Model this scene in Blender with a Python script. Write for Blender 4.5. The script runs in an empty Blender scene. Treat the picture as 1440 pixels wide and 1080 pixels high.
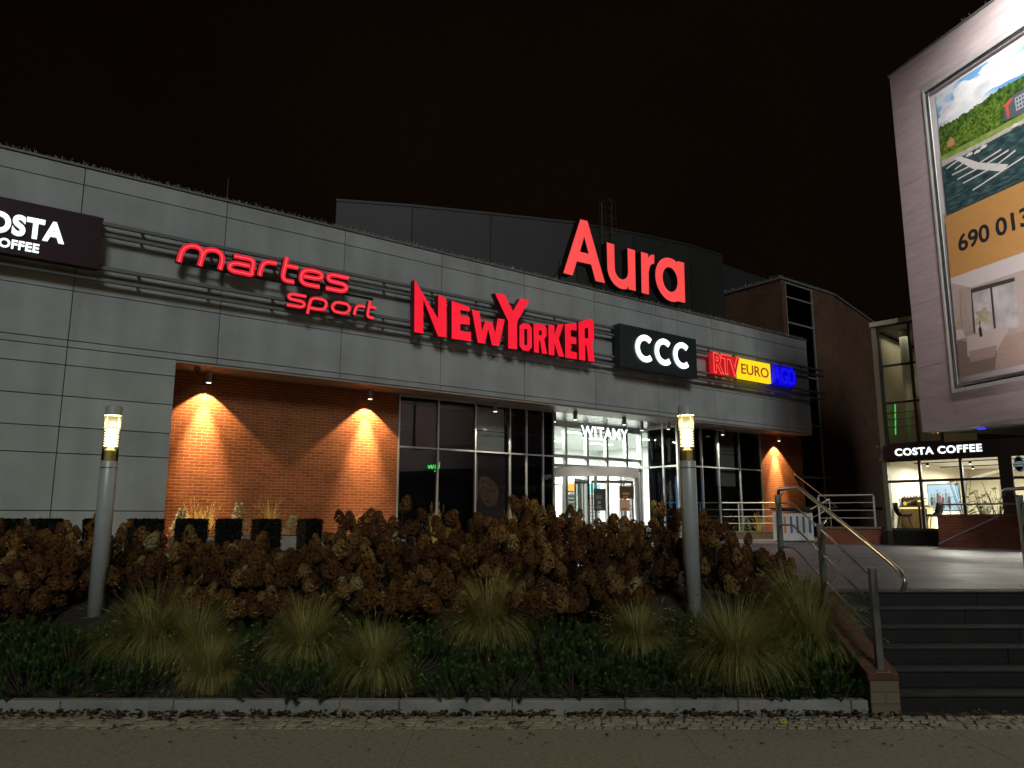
import bpy, bmesh, math, random
from math import sin, cos, pi, radians, sqrt, atan2
from mathutils import Vector, Matrix
from mathutils.geometry import tessellate_polygon

random.seed(11)
scene = bpy.context.scene
COL = scene.collection

# ------------------------------------------------------------------ camera, sky, light
cam_d = bpy.data.cameras.new('camera')
cam_d.sensor_width = 36.0
cam_d.lens = 36.0 * 1082 / 1440
cam_d.clip_start = 0.05
cam_d.clip_end = 600
cam = bpy.data.objects.new('camera', cam_d)
cam.location = (0, 0, 1.7)
cam.rotation_euler = (radians(100.0), 0, 0)
COL.objects.link(cam)
scene.camera = cam

world = bpy.data.worlds.new('World')
scene.world = world
world.use_nodes = True
wn = world.node_tree.nodes
bg = wn['Background']
bg.inputs['Color'].default_value = (0.0046, 0.0022, 0.0012, 1)
bg.inputs['Strength'].default_value = 0.5
wt = world.node_tree
w_tc = wt.nodes.new('ShaderNodeTexCoord')
w_nz = wt.nodes.new('ShaderNodeTexNoise')
w_nz.inputs['Scale'].default_value = 1.6
w_nz.inputs['Detail'].default_value = 4
w_cr = wt.nodes.new('ShaderNodeValToRGB')
w_cr.color_ramp.elements[0].position = 0.35
w_cr.color_ramp.elements[0].color = (0.0030, 0.0015, 0.0009, 1)
w_cr.color_ramp.elements[1].position = 0.70
w_cr.color_ramp.elements[1].color = (0.0085, 0.0042, 0.0022, 1)
wt.links.new(w_tc.outputs['Generated'], w_nz.inputs['Vector'])
wt.links.new(w_nz.outputs['Fac'], w_cr.inputs['Fac'])
wt.links.new(w_cr.outputs['Color'], bg.inputs['Color'])

sun_d = bpy.data.lights.new('street_lamp_glow', 'SUN')  # sun lamp standing in for unseen street lamps behind the camera
sun_d.energy = 0.92
sun_d.angle = radians(14)
sun_d.color = (0.93, 1.0, 0.97)
sun = bpy.data.objects.new('street_lamp_glow', sun_d)
sdir = Vector((0.15, -0.83, 0.52)).normalized()
sun.rotation_euler = (-sdir).to_track_quat('-Z', 'Y').to_euler()
sun.location = sdir * 60
COL.objects.link(sun)

vs = scene.view_settings
vs.view_transform = 'Standard'
vs.look = 'None'
vs.exposure = 0.0
vs.gamma = 1.0
scene.cycles.use_denoising = True
scene.cycles.denoising_prefilter = 'ACCURATE'
scene.cycles.denoising_input_passes = 'RGB_ALBEDO_NORMAL'
scene.cycles.max_bounces = 6
scene.cycles.transparent_max_bounces = 24
scene.cycles.caustics_reflective = False
scene.cycles.caustics_refractive = False
scene.cycles.sample_clamp_indirect = 3.0


# ------------------------------------------------------------------ materials
def mat(name, color, rough=0.6, metal=0.0, spec=0.5, vary=0.0, vscale=3.0, bump=0.0, bscale=30.0,
        color2=None, stretch=(1, 1, 1), emit=None, estr=0.0):
    m = bpy.data.materials.new(name)
    m.use_nodes = True
    nt = m.node_tree
    b = nt.nodes['Principled BSDF']
    b.inputs['Base Color'].default_value = (*color, 1)
    b.inputs['Roughness'].default_value = rough
    b.inputs['Metallic'].default_value = metal
    b.inputs['Specular IOR Level'].default_value = spec
    if emit is not None:
        b.inputs['Emission Color'].default_value = (*emit, 1)
        b.inputs['Emission Strength'].default_value = estr
    if vary or bump or color2:
        tc = nt.nodes.new('ShaderNodeTexCoord')
        mp = nt.nodes.new('ShaderNodeMapping')
        mp.inputs['Scale'].default_value = stretch
        nt.links.new(tc.outputs['Object'], mp.inputs['Vector'])
    if vary or color2:
        nz = nt.nodes.new('ShaderNodeTexNoise')
        nz.inputs['Scale'].default_value = vscale
        nz.inputs['Detail'].default_value = 8
        nz.inputs['Roughness'].default_value = 0.65
        nt.links.new(mp.outputs['Vector'], nz.inputs['Vector'])
        cr = nt.nodes.new('ShaderNodeValToRGB')
        cr.color_ramp.elements[0].position = 0.3
        cr.color_ramp.elements[1].position = 0.7
        c2 = color2 if color2 else tuple(min(1, c * (1 + vary)) for c in color)
        c1 = color if color2 else tuple(c * (1 - vary) for c in color)
        cr.color_ramp.elements[0].color = (*c1, 1)
        cr.color_ramp.elements[1].color = (*c2, 1)
        nt.links.new(nz.outputs['Fac'], cr.inputs['Fac'])
        nt.links.new(cr.outputs['Color'], b.inputs['Base Color'])
    if bump:
        n2 = nt.nodes.new('ShaderNodeTexNoise')
        n2.inputs['Scale'].default_value = bscale
        n2.inputs['Detail'].default_value = 6
        nt.links.new(mp.outputs['Vector'], n2.inputs['Vector'])
        bp = nt.nodes.new('ShaderNodeBump')
        bp.inputs['Strength'].default_value = bump
        bp.inputs['Distance'].default_value = 0.02
        nt.links.new(n2.outputs['Fac'], bp.inputs['Height'])
        nt.links.new(bp.outputs['Normal'], b.inputs['Normal'])
    return m


def emis(name, color, strength, base=(0.02, 0.02, 0.02), vary=0.0, vscale=2.0):
    m = mat(name, base, rough=0.4, emit=color, estr=strength)
    if vary:
        nt = m.node_tree
        b = nt.nodes['Principled BSDF']
        tc = nt.nodes.new('ShaderNodeTexCoord')
        nz = nt.nodes.new('ShaderNodeTexNoise')
        nz.inputs['Scale'].default_value = vscale
        mr = nt.nodes.new('ShaderNodeMapRange')
        mr.inputs['To Min'].default_value = strength * (1 - vary)
        mr.inputs['To Max'].default_value = strength * (1 + vary)
        nt.links.new(tc.outputs['Object'], nz.inputs['Vector'])
        nt.links.new(nz.outputs['Fac'], mr.inputs['Value'])
        nt.links.new(mr.outputs['Result'], b.inputs['Emission Strength'])
    return m


def brick(name, c1, c2, mortar, w=0.25, h=0.075, ms=0.009, rough=0.85, soot=0.25):
    m = bpy.data.materials.new(name)
    m.use_nodes = True
    nt = m.node_tree
    L = nt.links.new
    b = nt.nodes['Principled BSDF']
    b.inputs['Roughness'].default_value = rough
    b.inputs['Specular IOR Level'].default_value = 0.25
    tc = nt.nodes.new('ShaderNodeTexCoord')
    sp = nt.nodes.new('ShaderNodeSeparateXYZ')
    cb = nt.nodes.new('ShaderNodeCombineXYZ')
    ad = nt.nodes.new('ShaderNodeMath')
    L(tc.outputs['Object'], sp.inputs[0])
    L(sp.outputs['X'], ad.inputs[0])
    L(sp.outputs['Y'], ad.inputs[1])
    L(ad.outputs[0], cb.inputs['X'])
    L(sp.outputs['Z'], cb.inputs['Y'])
    bt = nt.nodes.new('ShaderNodeTexBrick')
    bt.inputs['Scale'].default_value = 1.0
    bt.inputs['Brick Width'].default_value = w
    bt.inputs['Row Height'].default_value = h
    bt.inputs['Mortar Size'].default_value = ms
    bt.inputs['Mortar Smooth'].default_value = 0.2
    bt.inputs['Bias'].default_value = -0.1
    bt.inputs['Color1'].default_value = (*c1, 1)
    bt.inputs['Color2'].default_value = (*c2, 1)
    bt.inputs['Mortar'].default_value = (*mortar, 1)
    L(cb.outputs[0], bt.inputs['Vector'])
    nz = nt.nodes.new('ShaderNodeTexNoise')
    nz.inputs['Scale'].default_value = 1.3
    nz.inputs['Detail'].default_value = 7
    L(tc.outputs['Object'], nz.inputs['Vector'])
    mr = nt.nodes.new('ShaderNodeMapRange')
    mr.inputs['From Min'].default_value = 0.3
    mr.inputs['From Max'].default_value = 0.7
    mr.inputs['To Min'].default_value = 1 - soot
    mr.inputs['To Max'].default_value = 1.1
    L(nz.outputs['Fac'], mr.inputs['Value'])
    mx = nt.nodes.new('ShaderNodeVectorMath')
    mx.operation = 'SCALE'
    L(bt.outputs['Color'], mx.inputs[0])
    L(mr.outputs['Result'], mx.inputs['Scale'])
    L(mx.outputs['Vector'], b.inputs['Base Color'])
    n3 = nt.nodes.new('ShaderNodeTexNoise')
    n3.inputs['Scale'].default_value = 60
    L(tc.outputs['Object'], n3.inputs['Vector'])
    m3 = nt.nodes.new('ShaderNodeMath')
    m3.operation = 'MULTIPLY_ADD'
    m3.inputs[1].default_value = -1.0
    L(bt.outputs['Fac'], m3.inputs[0])
    m4 = nt.nodes.new('ShaderNodeMath')
    m4.operation = 'MULTIPLY'
    m4.inputs[1].default_value = 0.5
    L(n3.outputs['Fac'], m4.inputs[0])
    L(m4.outputs[0], m3.inputs[2])
    bp = nt.nodes.new('ShaderNodeBump')
    bp.inputs['Strength'].default_value = 0.7
    bp.inputs['Distance'].default_value = 0.012
    L(m3.outputs[0], bp.inputs['Height'])
    L(bp.outputs['Normal'], b.inputs['Normal'])
    return m


def glass(name, tint, refl=1.0, rough=0.01):
    m = bpy.data.materials.new(name)
    m.use_nodes = True
    nt = m.node_tree
    L = nt.links.new
    nt.nodes.remove(nt.nodes['Principled BSDF'])
    out = nt.nodes['Material Output']
    tr = nt.nodes.new('ShaderNodeBsdfTransparent')
    tr.inputs['Color'].default_value = (*tint, 1)
    gl = nt.nodes.new('ShaderNodeBsdfGlossy')
    gl.inputs['Roughness'].default_value = rough
    gl.inputs['Color'].default_value = (refl, refl, refl, 1)
    fr = nt.nodes.new('ShaderNodeFresnel')
    fr.inputs['IOR'].default_value = 1.5
    mx = nt.nodes.new('ShaderNodeMixShader')
    L(fr.outputs[0], mx.inputs[0])
    L(tr.outputs[0], mx.inputs[1])
    L(gl.outputs[0], mx.inputs[2])
    L(mx.outputs[0], out.inputs['Surface'])
    return m


def cladding_mat(name, base):
    """painted facade panels: faint clouding, a tone per panel, rain streaks running down"""
    m = bpy.data.materials.new(name)
    m.use_nodes = True
    nt = m.node_tree
    L = nt.links.new
    b = nt.nodes['Principled BSDF']
    b.inputs['Roughness'].default_value = 0.55
    b.inputs['Specular IOR Level'].default_value = 0.35
    tc = nt.nodes.new('ShaderNodeTexCoord')
    n1 = nt.nodes.new('ShaderNodeTexNoise')
    n1.inputs['Scale'].default_value = 0.8
    n1.inputs['Detail'].default_value = 8
    L(tc.outputs['Object'], n1.inputs['Vector'])
    mp = nt.nodes.new('ShaderNodeMapping')
    mp.inputs['Scale'].default_value = (1.9, 1.9, 0.22)
    L(tc.outputs['Object'], mp.inputs['Vector'])
    n2 = nt.nodes.new('ShaderNodeTexNoise')
    n2.inputs['Scale'].default_value = 1.0
    n2.inputs['Detail'].default_value = 6
    L(mp.outputs['Vector'], n2.inputs['Vector'])
    a = nt.nodes.new('ShaderNodeMath'); a.operation = 'MULTIPLY_ADD'
    a.inputs[1].default_value = 0.5
    L(n1.outputs['Fac'], a.inputs[0])
    k = nt.nodes.new('ShaderNodeMath'); k.operation = 'MULTIPLY'; k.inputs[1].default_value = 0.42
    L(n2.outputs['Fac'], k.inputs[0])
    L(k.outputs[0], a.inputs[2])
    geo = nt.nodes.new('ShaderNodeNewGeometry')
    r = nt.nodes.new('ShaderNodeMath'); r.operation = 'MULTIPLY_ADD'
    r.inputs[1].default_value = 0.10
    L(geo.outputs['Random Per Island'], r.inputs[0])
    L(a.outputs[0], r.inputs[2])
    mr = nt.nodes.new('ShaderNodeMapRange')
    mr.inputs['From Min'].default_value = 0.3
    mr.inputs['From Max'].default_value = 0.8
    mr.inputs['To Min'].default_value = 0.62
    mr.inputs['To Max'].default_value = 1.20
    L(r.outputs[0], mr.inputs['Value'])
    mx = nt.nodes.new('ShaderNodeVectorMath'); mx.operation = 'SCALE'
    mx.inputs[0].default_value = base
    L(mr.outputs['Result'], mx.inputs['Scale'])
    L(mx.outputs['Vector'], b.inputs['Base Color'])
    return m


def ramp_noise(name, stops, scale=4.0, stretch=(1, 1, 1), rough=0.5, detail=8, distort=0.0):
    m = bpy.data.materials.new(name)
    m.use_nodes = True
    nt = m.node_tree
    L = nt.links.new
    b = nt.nodes['Principled BSDF']
    b.inputs['Roughness'].default_value = rough
    b.inputs['Specular IOR Level'].default_value = 0.2
    tc = nt.nodes.new('ShaderNodeTexCoord')
    mp = nt.nodes.new('ShaderNodeMapping')
    mp.inputs['Scale'].default_value = stretch
    nz = nt.nodes.new('ShaderNodeTexNoise')
    nz.inputs['Scale'].default_value = scale
    nz.inputs['Detail'].default_value = detail
    nz.inputs['Distortion'].default_value = distort
    cr = nt.nodes.new('ShaderNodeValToRGB')
    el = cr.color_ramp.elements
    while len(el) < len(stops):
        el.new(0.5)
    for e, (p, c) in zip(el, stops):
        e.position = p
        e.color = (*c, 1)
    L(tc.outputs['Object'], mp.inputs['Vector'])
    L(mp.outputs['Vector'], nz.inputs['Vector'])
    L(nz.outputs['Fac'], cr.inputs['Fac'])
    L(cr.outputs['Color'], b.inputs['Base Color'])
    return m


def frosted(name, col, k=0.004):
    m = glass(name, col, 0.10, 0.3)
    nt = m.node_tree
    mx = [n for n in nt.nodes if n.type == 'MIX_SHADER'][0]
    tl = nt.nodes.new('ShaderNodeBsdfTranslucent')
    tl.inputs['Color'].default_value = (*col, 1)
    m2 = nt.nodes.new('ShaderNodeMixShader')
    m2.inputs[0].default_value = k
    tr = [n for n in nt.nodes if n.type == 'BSDF_TRANSPARENT'][0]
    nt.links.new(tr.outputs[0], m2.inputs[1])
    nt.links.new(tl.outputs[0], m2.inputs[2])
    nt.links.new(m2.outputs[0], mx.inputs[1])
    return m


M = {}
M['clad'] = cladding_mat('facade_panel_grey', (0.385, 0.402, 0.402))
M['clad_low'] = cladding_mat('facade_panel_lower', (0.41, 0.43, 0.41))
M['gap'] = mat('joint_dark', (0.06, 0.06, 0.06), 0.9)
M['steel'] = mat('brushed_steel', (0.40, 0.40, 0.40), 0.36, 1.0, vary=0.12, vscale=14, stretch=(1, 1, 0.2))
M['steel_dark'] = mat('dull_steel', (0.20, 0.20, 0.19), 0.42, 0.8, vary=0.2, vscale=9)
M['alu'] = mat('window_frame_aluminium', (0.42, 0.41, 0.40), 0.42, 0.55)
M['alu_dark'] = mat('dark_window_frame', (0.05, 0.05, 0.05), 0.4, 0.4)
M['rail_grey'] = mat('sign_rail_paint', (0.16, 0.165, 0.165), 0.5, 0.2)
M['pole'] = mat('pole_grey_paint', (0.42, 0.44, 0.43), 0.42, 0.15, vary=0.15, vscale=5, stretch=(1, 1, 0.3))
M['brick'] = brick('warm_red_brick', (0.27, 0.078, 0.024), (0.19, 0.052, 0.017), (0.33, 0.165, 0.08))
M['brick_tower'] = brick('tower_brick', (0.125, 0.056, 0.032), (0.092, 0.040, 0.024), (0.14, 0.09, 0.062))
M['brick_dark'] = brick('terrace_brick', (0.24, 0.065, 0.035), (0.16, 0.045, 0.028), (0.20, 0.11, 0.075))
M['soffit'] = mat('soffit_panel', (0.34, 0.30, 0.26), 0.45, 0.2, vary=0.12, vscale=2)
M['soffit_metal'] = mat('entrance_ceiling_metal', (0.62, 0.62, 0.60), 0.26, 0.9, bump=0.5, bscale=2.5, stretch=(0.6, 3, 1))
M['dark_glass'] = glass('tinted_window_glass', (0.60, 0.62, 0.62), 0.55)
M['clear_glass'] = glass('clear_glass', (0.93, 0.96, 0.95), 0.7)
M['tower_glass'] = glass('tower_glass', (0.10, 0.11, 0.11), 0.8)
M['black'] = mat('matt_black', (0.008, 0.008, 0.008), 0.7, spec=0.2)
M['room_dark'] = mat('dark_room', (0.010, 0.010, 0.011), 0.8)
M['white_wall'] = mat('white_interior', (0.80, 0.82, 0.80), 0.7)
M['cream'] = mat('cream_interior', (0.62, 0.56, 0.43), 0.7, vary=0.06)
M['floor_tile'] = mat('pale_floor_tile', (0.42, 0.41, 0.39), 0.25)
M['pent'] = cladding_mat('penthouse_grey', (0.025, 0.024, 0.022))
M['spike'] = mat('spike_wire', (0.50, 0.46, 0.38), 0.45, 0.3)
M['street'] = mat('paving_concrete', (0.265, 0.225, 0.165), 0.75, vary=0.32, vscale=24, bump=0.6, bscale=160)
M['cobble'] = mat('granite_sett', (0.30, 0.262, 0.175), 0.7, vary=0.4, vscale=4, bump=0.6, bscale=60)
M['ground'] = mat('ground_earth', (0.03, 0.026, 0.02), 0.95, vary=0.3)
M['soil'] = mat('bark_mulch_soil', (0.022, 0.014, 0.009), 0.95, vary=0.5, vscale=12, bump=1.0, bscale=30)
M['sand'] = mat('joint_sand', (0.05, 0.04, 0.026), 0.95, vary=0.4, vscale=9)
M['kerb'] = mat('kerb_concrete', (0.235, 0.235, 0.20), 0.8, vary=0.28, vscale=3.0, bump=0.4, bscale=70)
M['step'] = mat('dark_granite', (0.011, 0.0115, 0.010), 0.62, spec=0.3, vary=0.35, vscale=5, bump=0.3, bscale=120)
M['tread'] = mat('tread_granite', (0.019, 0.020, 0.017), 0.62, spec=0.3, vary=0.3, vscale=5, bump=0.3, bscale=120)  # treads take a paler granite tone than the risers
M['leaf_dead'] = mat('dead_leaf', (0.075, 0.040, 0.018), 0.8, vary=0.5, vscale=2)
M['leaf_yellow'] = mat('yellow_leaf', (0.60, 0.42, 0.03), 0.6)
M['leaf_pale'] = mat('pale_leaf', (0.36, 0.30, 0.10), 0.6)


def island_mat(name, c1, c2, rough=0.8, spec=0.2):
    """each leaf or floret takes its own tone between two colours"""
    m = bpy.data.materials.new(name)
    m.use_nodes = True
    nt = m.node_tree
    b = nt.nodes['Principled BSDF']
    b.inputs['Roughness'].default_value = rough
    b.inputs['Specular IOR Level'].default_value = spec
    g = nt.nodes.new('ShaderNodeNewGeometry')
    cr = nt.nodes.new('ShaderNodeValToRGB')
    cr.color_ramp.elements[0].color = (*c1, 1)
    cr.color_ramp.elements[1].color = (*c2, 1)
    nt.links.new(g.outputs['Random Per Island'], cr.inputs['Fac'])
    nt.links.new(cr.outputs['Color'], b.inputs['Base Color'])
    return m


M['head0'] = island_mat('dried_floret_brown', (0.050, 0.020, 0.005), (0.148, 0.066, 0.017))
M['head1'] = island_mat('dried_floret_dark', (0.028, 0.011, 0.004), (0.088, 0.038, 0.011))
M['head2'] = island_mat('dried_floret_tan', (0.095, 0.049, 0.015), (0.24, 0.14, 0.046))
M['head3'] = island_mat('dried_floret_pale', (0.18, 0.145, 0.055), (0.34, 0.28, 0.125))
M['twig'] = mat('twig', (0.055, 0.035, 0.02), 0.8)
M['oldleaf'] = island_mat('withered_leaf', (0.03, 0.022, 0.008), (0.10, 0.055, 0.02))
M['blade'] = island_mat('dry_grass_blade', (0.085, 0.078, 0.018), (0.46, 0.40, 0.125), 0.6)
M['needle'] = island_mat('pine_needle', (0.015, 0.042, 0.008), (0.070, 0.138, 0.024), 0.5, 0.3)
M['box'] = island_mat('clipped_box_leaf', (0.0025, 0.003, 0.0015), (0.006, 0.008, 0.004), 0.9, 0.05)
M['gold'] = island_mat('golden_grass', (0.30, 0.22, 0.06), (0.60, 0.46, 0.16), 0.6)
M['conifer'] = island_mat('blue_conifer', (0.10, 0.14, 0.09), (0.24, 0.30, 0.20), 0.6)
M['lawn'] = island_mat('lawn_blade', (0.07, 0.11, 0.012), (0.15, 0.22, 0.03), 0.6)
M['lawn_base'] = mat('lawn_base', (0.05, 0.08, 0.012), 0.9, vary=0.3)


def plaza_mat():
    m = bpy.data.materials.new('plaza_granite_slabs')
    m.use_nodes = True
    nt = m.node_tree
    L = nt.links.new
    b = nt.nodes['Principled BSDF']
    b.inputs['Specular IOR Level'].default_value = 0.38
    tc = nt.nodes.new('ShaderNodeTexCoord')
    bt = nt.nodes.new('ShaderNodeTexBrick')
    bt.inputs['Scale'].default_value = 1.0
    bt.inputs['Brick Width'].default_value = 0.60
    bt.inputs['Row Height'].default_value = 0.30
    bt.inputs['Mortar Size'].default_value = 0.006
    bt.inputs['Color1'].default_value = (0.104, 0.087, 0.100, 1)
    bt.inputs['Color2'].default_value = (0.066, 0.057, 0.064, 1)
    bt.inputs['Mortar'].default_value = (0.05, 0.045, 0.045, 1)
    L(tc.outputs['Object'], bt.inputs['Vector'])
    L(bt.outputs['Color'], b.inputs['Base Color'])
    nz = nt.nodes.new('ShaderNodeTexNoise')
    nz.inputs['Scale'].default_value = 1.1
    L(tc.outputs['Object'], nz.inputs['Vector'])
    mr = nt.nodes.new('ShaderNodeMapRange')
    mr.inputs['To Min'].default_value = 0.34
    mr.inputs['To Max'].default_value = 0.62
    L(nz.outputs['Fac'], mr.inputs['Value'])
    L(mr.outputs['Result'], b.inputs['Roughness'])
    n2 = nt.nodes.new('ShaderNodeTexNoise')
    n2.inputs['Scale'].default_value = 7
    L(tc.outputs['Object'], n2.inputs['Vector'])
    bp = nt.nodes.new('ShaderNodeBump')
    bp.inputs['Strength'].default_value = 0.25
    bp.inputs['Distance'].default_value = 0.02
    L(n2.outputs['Fac'], bp.inputs['Height'])
    L(bp.outputs['Normal'], b.inputs['Normal'])
    return m


M['plaza'] = plaza_mat()


# ------------------------------------------------------------------ mesh builder
class MB:
    def __init__(s):
        s.v, s.f, s.m = [], [], []

    def face(s, pts, mi=0):
        i = len(s.v)
        s.v += [tuple(p) for p in pts]
        s.f.append(tuple(range(i, i + len(pts))))
        s.m.append(mi)

    def box(s, x0, x1, y0, y1, z0, z1, mi=0):
        i = len(s.v)
        s.v += [(x0, y0, z0), (x1, y0, z0), (x1, y1, z0), (x0, y1, z0),
                (x0, y0, z1), (x1, y0, z1), (x1, y1, z1), (x0, y1, z1)]
        for q in ((0, 3, 2, 1), (4, 5, 6, 7), (0, 1, 5, 4), (1, 2, 6, 5), (2, 3, 7, 6), (3, 0, 4, 7)):
            s.f.append(tuple(i + k for k in q))
            s.m.append(mi)
        return s

    def prism(s, quad, z0, z1, mi=0):
        """vertical prism over a ccw polygon in plan; z1 may be a list per vertex"""
        n = len(quad)
        zt = z1 if isinstance(z1, (list, tuple)) else [z1] * n
        zb = z0 if isinstance(z0, (list, tuple)) else [z0] * n
        i = len(s.v)
        s.v += [(x, y, zb[k]) for k, (x, y) in enumerate(quad)]
        s.v += [(x, y, zt[k]) for k, (x, y) in enumerate(quad)]
        s.f.append(tuple(i + k for k in reversed(range(n)))); s.m.append(mi)
        s.f.append(tuple(i + n + k for k in range(n))); s.m.append(mi)
        for k in range(n):
            j = (k + 1) % n
            s.f.append((i + k, i + j, i + n + j, i + n + k)); s.m.append(mi)
        return s

    def tube(s, path, r, n=8, mi=0, caps=True):
        path = [Vector(p) for p in path]
        rr = r if isinstance(r, (list, tuple)) else [r] * len(path)
        rings = []
        prev = None
        for k, p in enumerate(path):
            if k == 0:
                t = path[1] - p
            elif k == len(path) - 1:
                t = p - path[k - 1]
            else:
                t = (path[k + 1] - p).normalized() + (p - path[k - 1]).normalized()
            t.normalize()
            up = prev if prev else (Vector((0, 0, 1)) if abs(t.z) < 0.9 else Vector((1, 0, 0)))
            a = up - t * up.dot(t)
            if a.length < 1e-5:
                a = Vector((0, 1, 0)) - t * t.y
            a.normalize()
            prev = a
            c = t.cross(a)
            i = len(s.v)
            for q in range(n):
                an = 2 * pi * q / n
                s.v.append(tuple(p + (a * cos(an) + c * sin(an)) * rr[k]))
            rings.append(i)
        for k in range(len(rings) - 1):
            for q in range(n):
                q2 = (q + 1) % n
                s.f.append((rings[k] + q, rings[k] + q2, rings[k + 1] + q2, rings[k + 1] + q)); s.m.append(mi)
        if caps:
            s.f.append(tuple(rings[0] + q for q in reversed(range(n)))); s.m.append(mi)
            s.f.append(tuple(rings[-1] + q for q in range(n))); s.m.append(mi)
        return s

    def lathe(s, prof, n=20, c=(0, 0), mi=0):
        rings = []
        for (r, z) in prof:
            i = len(s.v)
            for q in range(n):
                an = 2 * pi * q / n
                s.v.append((c[0] + r * cos(an), c[1] + r * sin(an), z))
            rings.append(i)
        for k in range(len(rings) - 1):
            for q in range(n):
                q2 = (q + 1) % n
                s.f.append((rings[k] + q, rings[k] + q2, rings[k + 1] + q2, rings[k + 1] + q)); s.m.append(mi)
        if prof[0][0] > 1e-4:
            s.f.append(tuple(rings[0] + q for q in reversed(range(n)))); s.m.append(mi)
        if prof[-1][0] > 1e-4:
            s.f.append(tuple(rings[-1] + q for q in range(n))); s.m.append(mi)
        return s

    def plate(s, outer, holes=(), y0=0.0, y1=0.1, mf=0, ms=0):
        """polygon in the x/z plane of the local frame, front at y0, back at y1"""
        loops = [list(outer)] + [list(h) for h in holes]
        flat = [p for l in loops for p in l]
        tris = tessellate_polygon([[Vector((p[0], p[1], 0)) for p in l] for l in loops])
        n = len(flat)
        i = len(s.v)
        s.v += [(p[0], y0, p[1]) for p in flat]
        s.v += [(p[0], y1, p[1]) for p in flat]
        for t in tris:
            a, b, c = (flat[k] for k in t)
            ar = (b[0] - a[0]) * (c[1] - a[1]) - (c[0] - a[0]) * (b[1] - a[1])
            if abs(ar) < 1e-12:
                continue
            tt = t if ar > 0 else (t[0], t[2], t[1])
            s.f.append(tuple(i + k for k in tt)); s.m.append(mf)
            s.f.append(tuple(i + n + k for k in reversed(tt))); s.m.append(ms)
        o = 0
        for l in loops:
            k = len(l)
            for q in range(k):
                a, b = o + q, o + (q + 1) % k
                s.f.append((i + a, i + b, i + n + b, i + n + a)); s.m.append(ms)
            o += k
        return s

    def stroke(s, path, w, y0, y1, closed=False, mf=0, ms=0, cap=0.0):
        """a ribbon of width w along a path in x/z, as a plate"""
        P = [Vector((p[0], p[1])) for p in path]
        n = len(P)
        Lf, Rt = [], []
        for k in range(n):
            if closed:
                a, b = P[k - 1], P[(k + 1) % n]
            else:
                a, b = P[max(k - 1, 0)], P[min(k + 1, n - 1)]
            d1 = (P[k] - a); d2 = (b - P[k])
            if d1.length < 1e-9: d1 = d2
            if d2.length < 1e-9: d2 = d1
            d1 = d1.normalized(); d2 = d2.normalized()
            t = (d1 + d2)
            t = t.normalized() if t.length > 1e-6 else d1
            nn = Vector((-t.y, t.x))
            c = max(0.55, nn.dot(Vector((-d1.y, d1.x))))
            Lf.append(P[k] + nn * (w / 2 / c)); Rt.append(P[k] - nn * (w / 2 / c))
        L2 = [(p.x, p.y) for p in Lf]; R2 = [(p.x, p.y) for p in Rt]
        i = len(s.v)
        for k in range(n):
            s.v += [(R2[k][0], y0, R2[k][1]), (L2[k][0], y0, L2[k][1]), (R2[k][0], y1, R2[k][1]), (L2[k][0], y1, L2[k][1])]
        m = n if closed else n - 1
        for k in range(m):
            a = i + 4 * k
            b = i + 4 * ((k + 1) % n)
            s.f.append((a, b, b + 1, a + 1)); s.m.append(mf)
            s.f.append((a + 2, a + 3, b + 3, b + 2)); s.m.append(ms)
            s.f.append((a, a + 2, b + 2, b)); s.m.append(ms)
            s.f.append((a + 1, b + 1, b + 3, a + 3)); s.m.append(ms)
        if not closed:
            for a in (i, i + 4 * (n - 1)):
                s.f.append((a, a + 1, a + 3, a + 2)); s.m.append(ms)
        return s

    def mesh(s, name, mats, smooth=False):
        me = bpy.data.meshes.new(name)
        me.from_pydata(s.v, [], s.f)
        for m in (mats if isinstance(mats, (list, tuple)) else [mats]):
            me.materials.append(m)
        me.polygons.foreach_set('material_index', s.m)
        if smooth:
            me.polygons.foreach_set('use_smooth', [True] * len(s.f))
        me.update()
        return me

    def build(s, name, mats, parent=None, loc=None, smooth=False, bevel=0.0, auto=False):
        me = s.mesh(name, mats, smooth)
        o = bpy.data.objects.new(name, me)
        COL.objects.link(o)
        if parent:
            o.parent = parent
        if loc:
            o.location = loc
        if bevel:
            b = o.modifiers.new('bevel', 'BEVEL')
            b.width = bevel
            b.segments = 2
            b.limit_method = 'ANGLE'
        if auto:
            me.shade_smooth() if hasattr(me, 'shade_smooth') else None
        return o


def tag(o, label=None, cat=None, group=None, kind=None):
    if label: o['label'] = label
    if cat: o['category'] = cat
    if group: o['group'] = group
    if kind: o['kind'] = kind
    return o


def empty(name, loc=(0, 0, 0), rz=0.0, label=None, cat=None, group=None):
    o = bpy.data.objects.new(name, None)
    o.empty_display_size = 0.2
    o.location = loc
    o.rotation_euler = (0, 0, rz)
    COL.objects.link(o)
    return tag(o, label, cat, group)


def structure(mb, name, mats, **k):
    return tag(mb.build(name, mats, **k), kind='structure')


def link_copy(o, parent=None):
    c = o.copy()
    COL.objects.link(c)
    c.parent = parent
    for ch in list(o.children):
        link_copy(ch, c)
    return c


def smooth_path(pts, n=6, closed=False):
    P = [Vector(p) for p in pts]
    m = len(P)
    out = []
    rng = m if closed else m - 1
    for k in range(rng):
        p0 = P[(k - 1) % m] if closed or k > 0 else P[0] * 2 - P[1]
        p1, p2 = P[k], P[(k + 1) % m]
        p3 = P[(k + 2) % m] if closed or k + 2 < m else P[-1] * 2 - P[-2]
        for q in range(n):
            t = q / n
            out.append(0.5 * ((2 * p1) + (-p0 + p2) * t + (2 * p0 - 5 * p1 + 4 * p2 - p3) * t * t + (-p0 + 3 * p1 - 3 * p2 + p3) * t ** 3))
    if not closed:
        out.append(P[-1])
    return out


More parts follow.
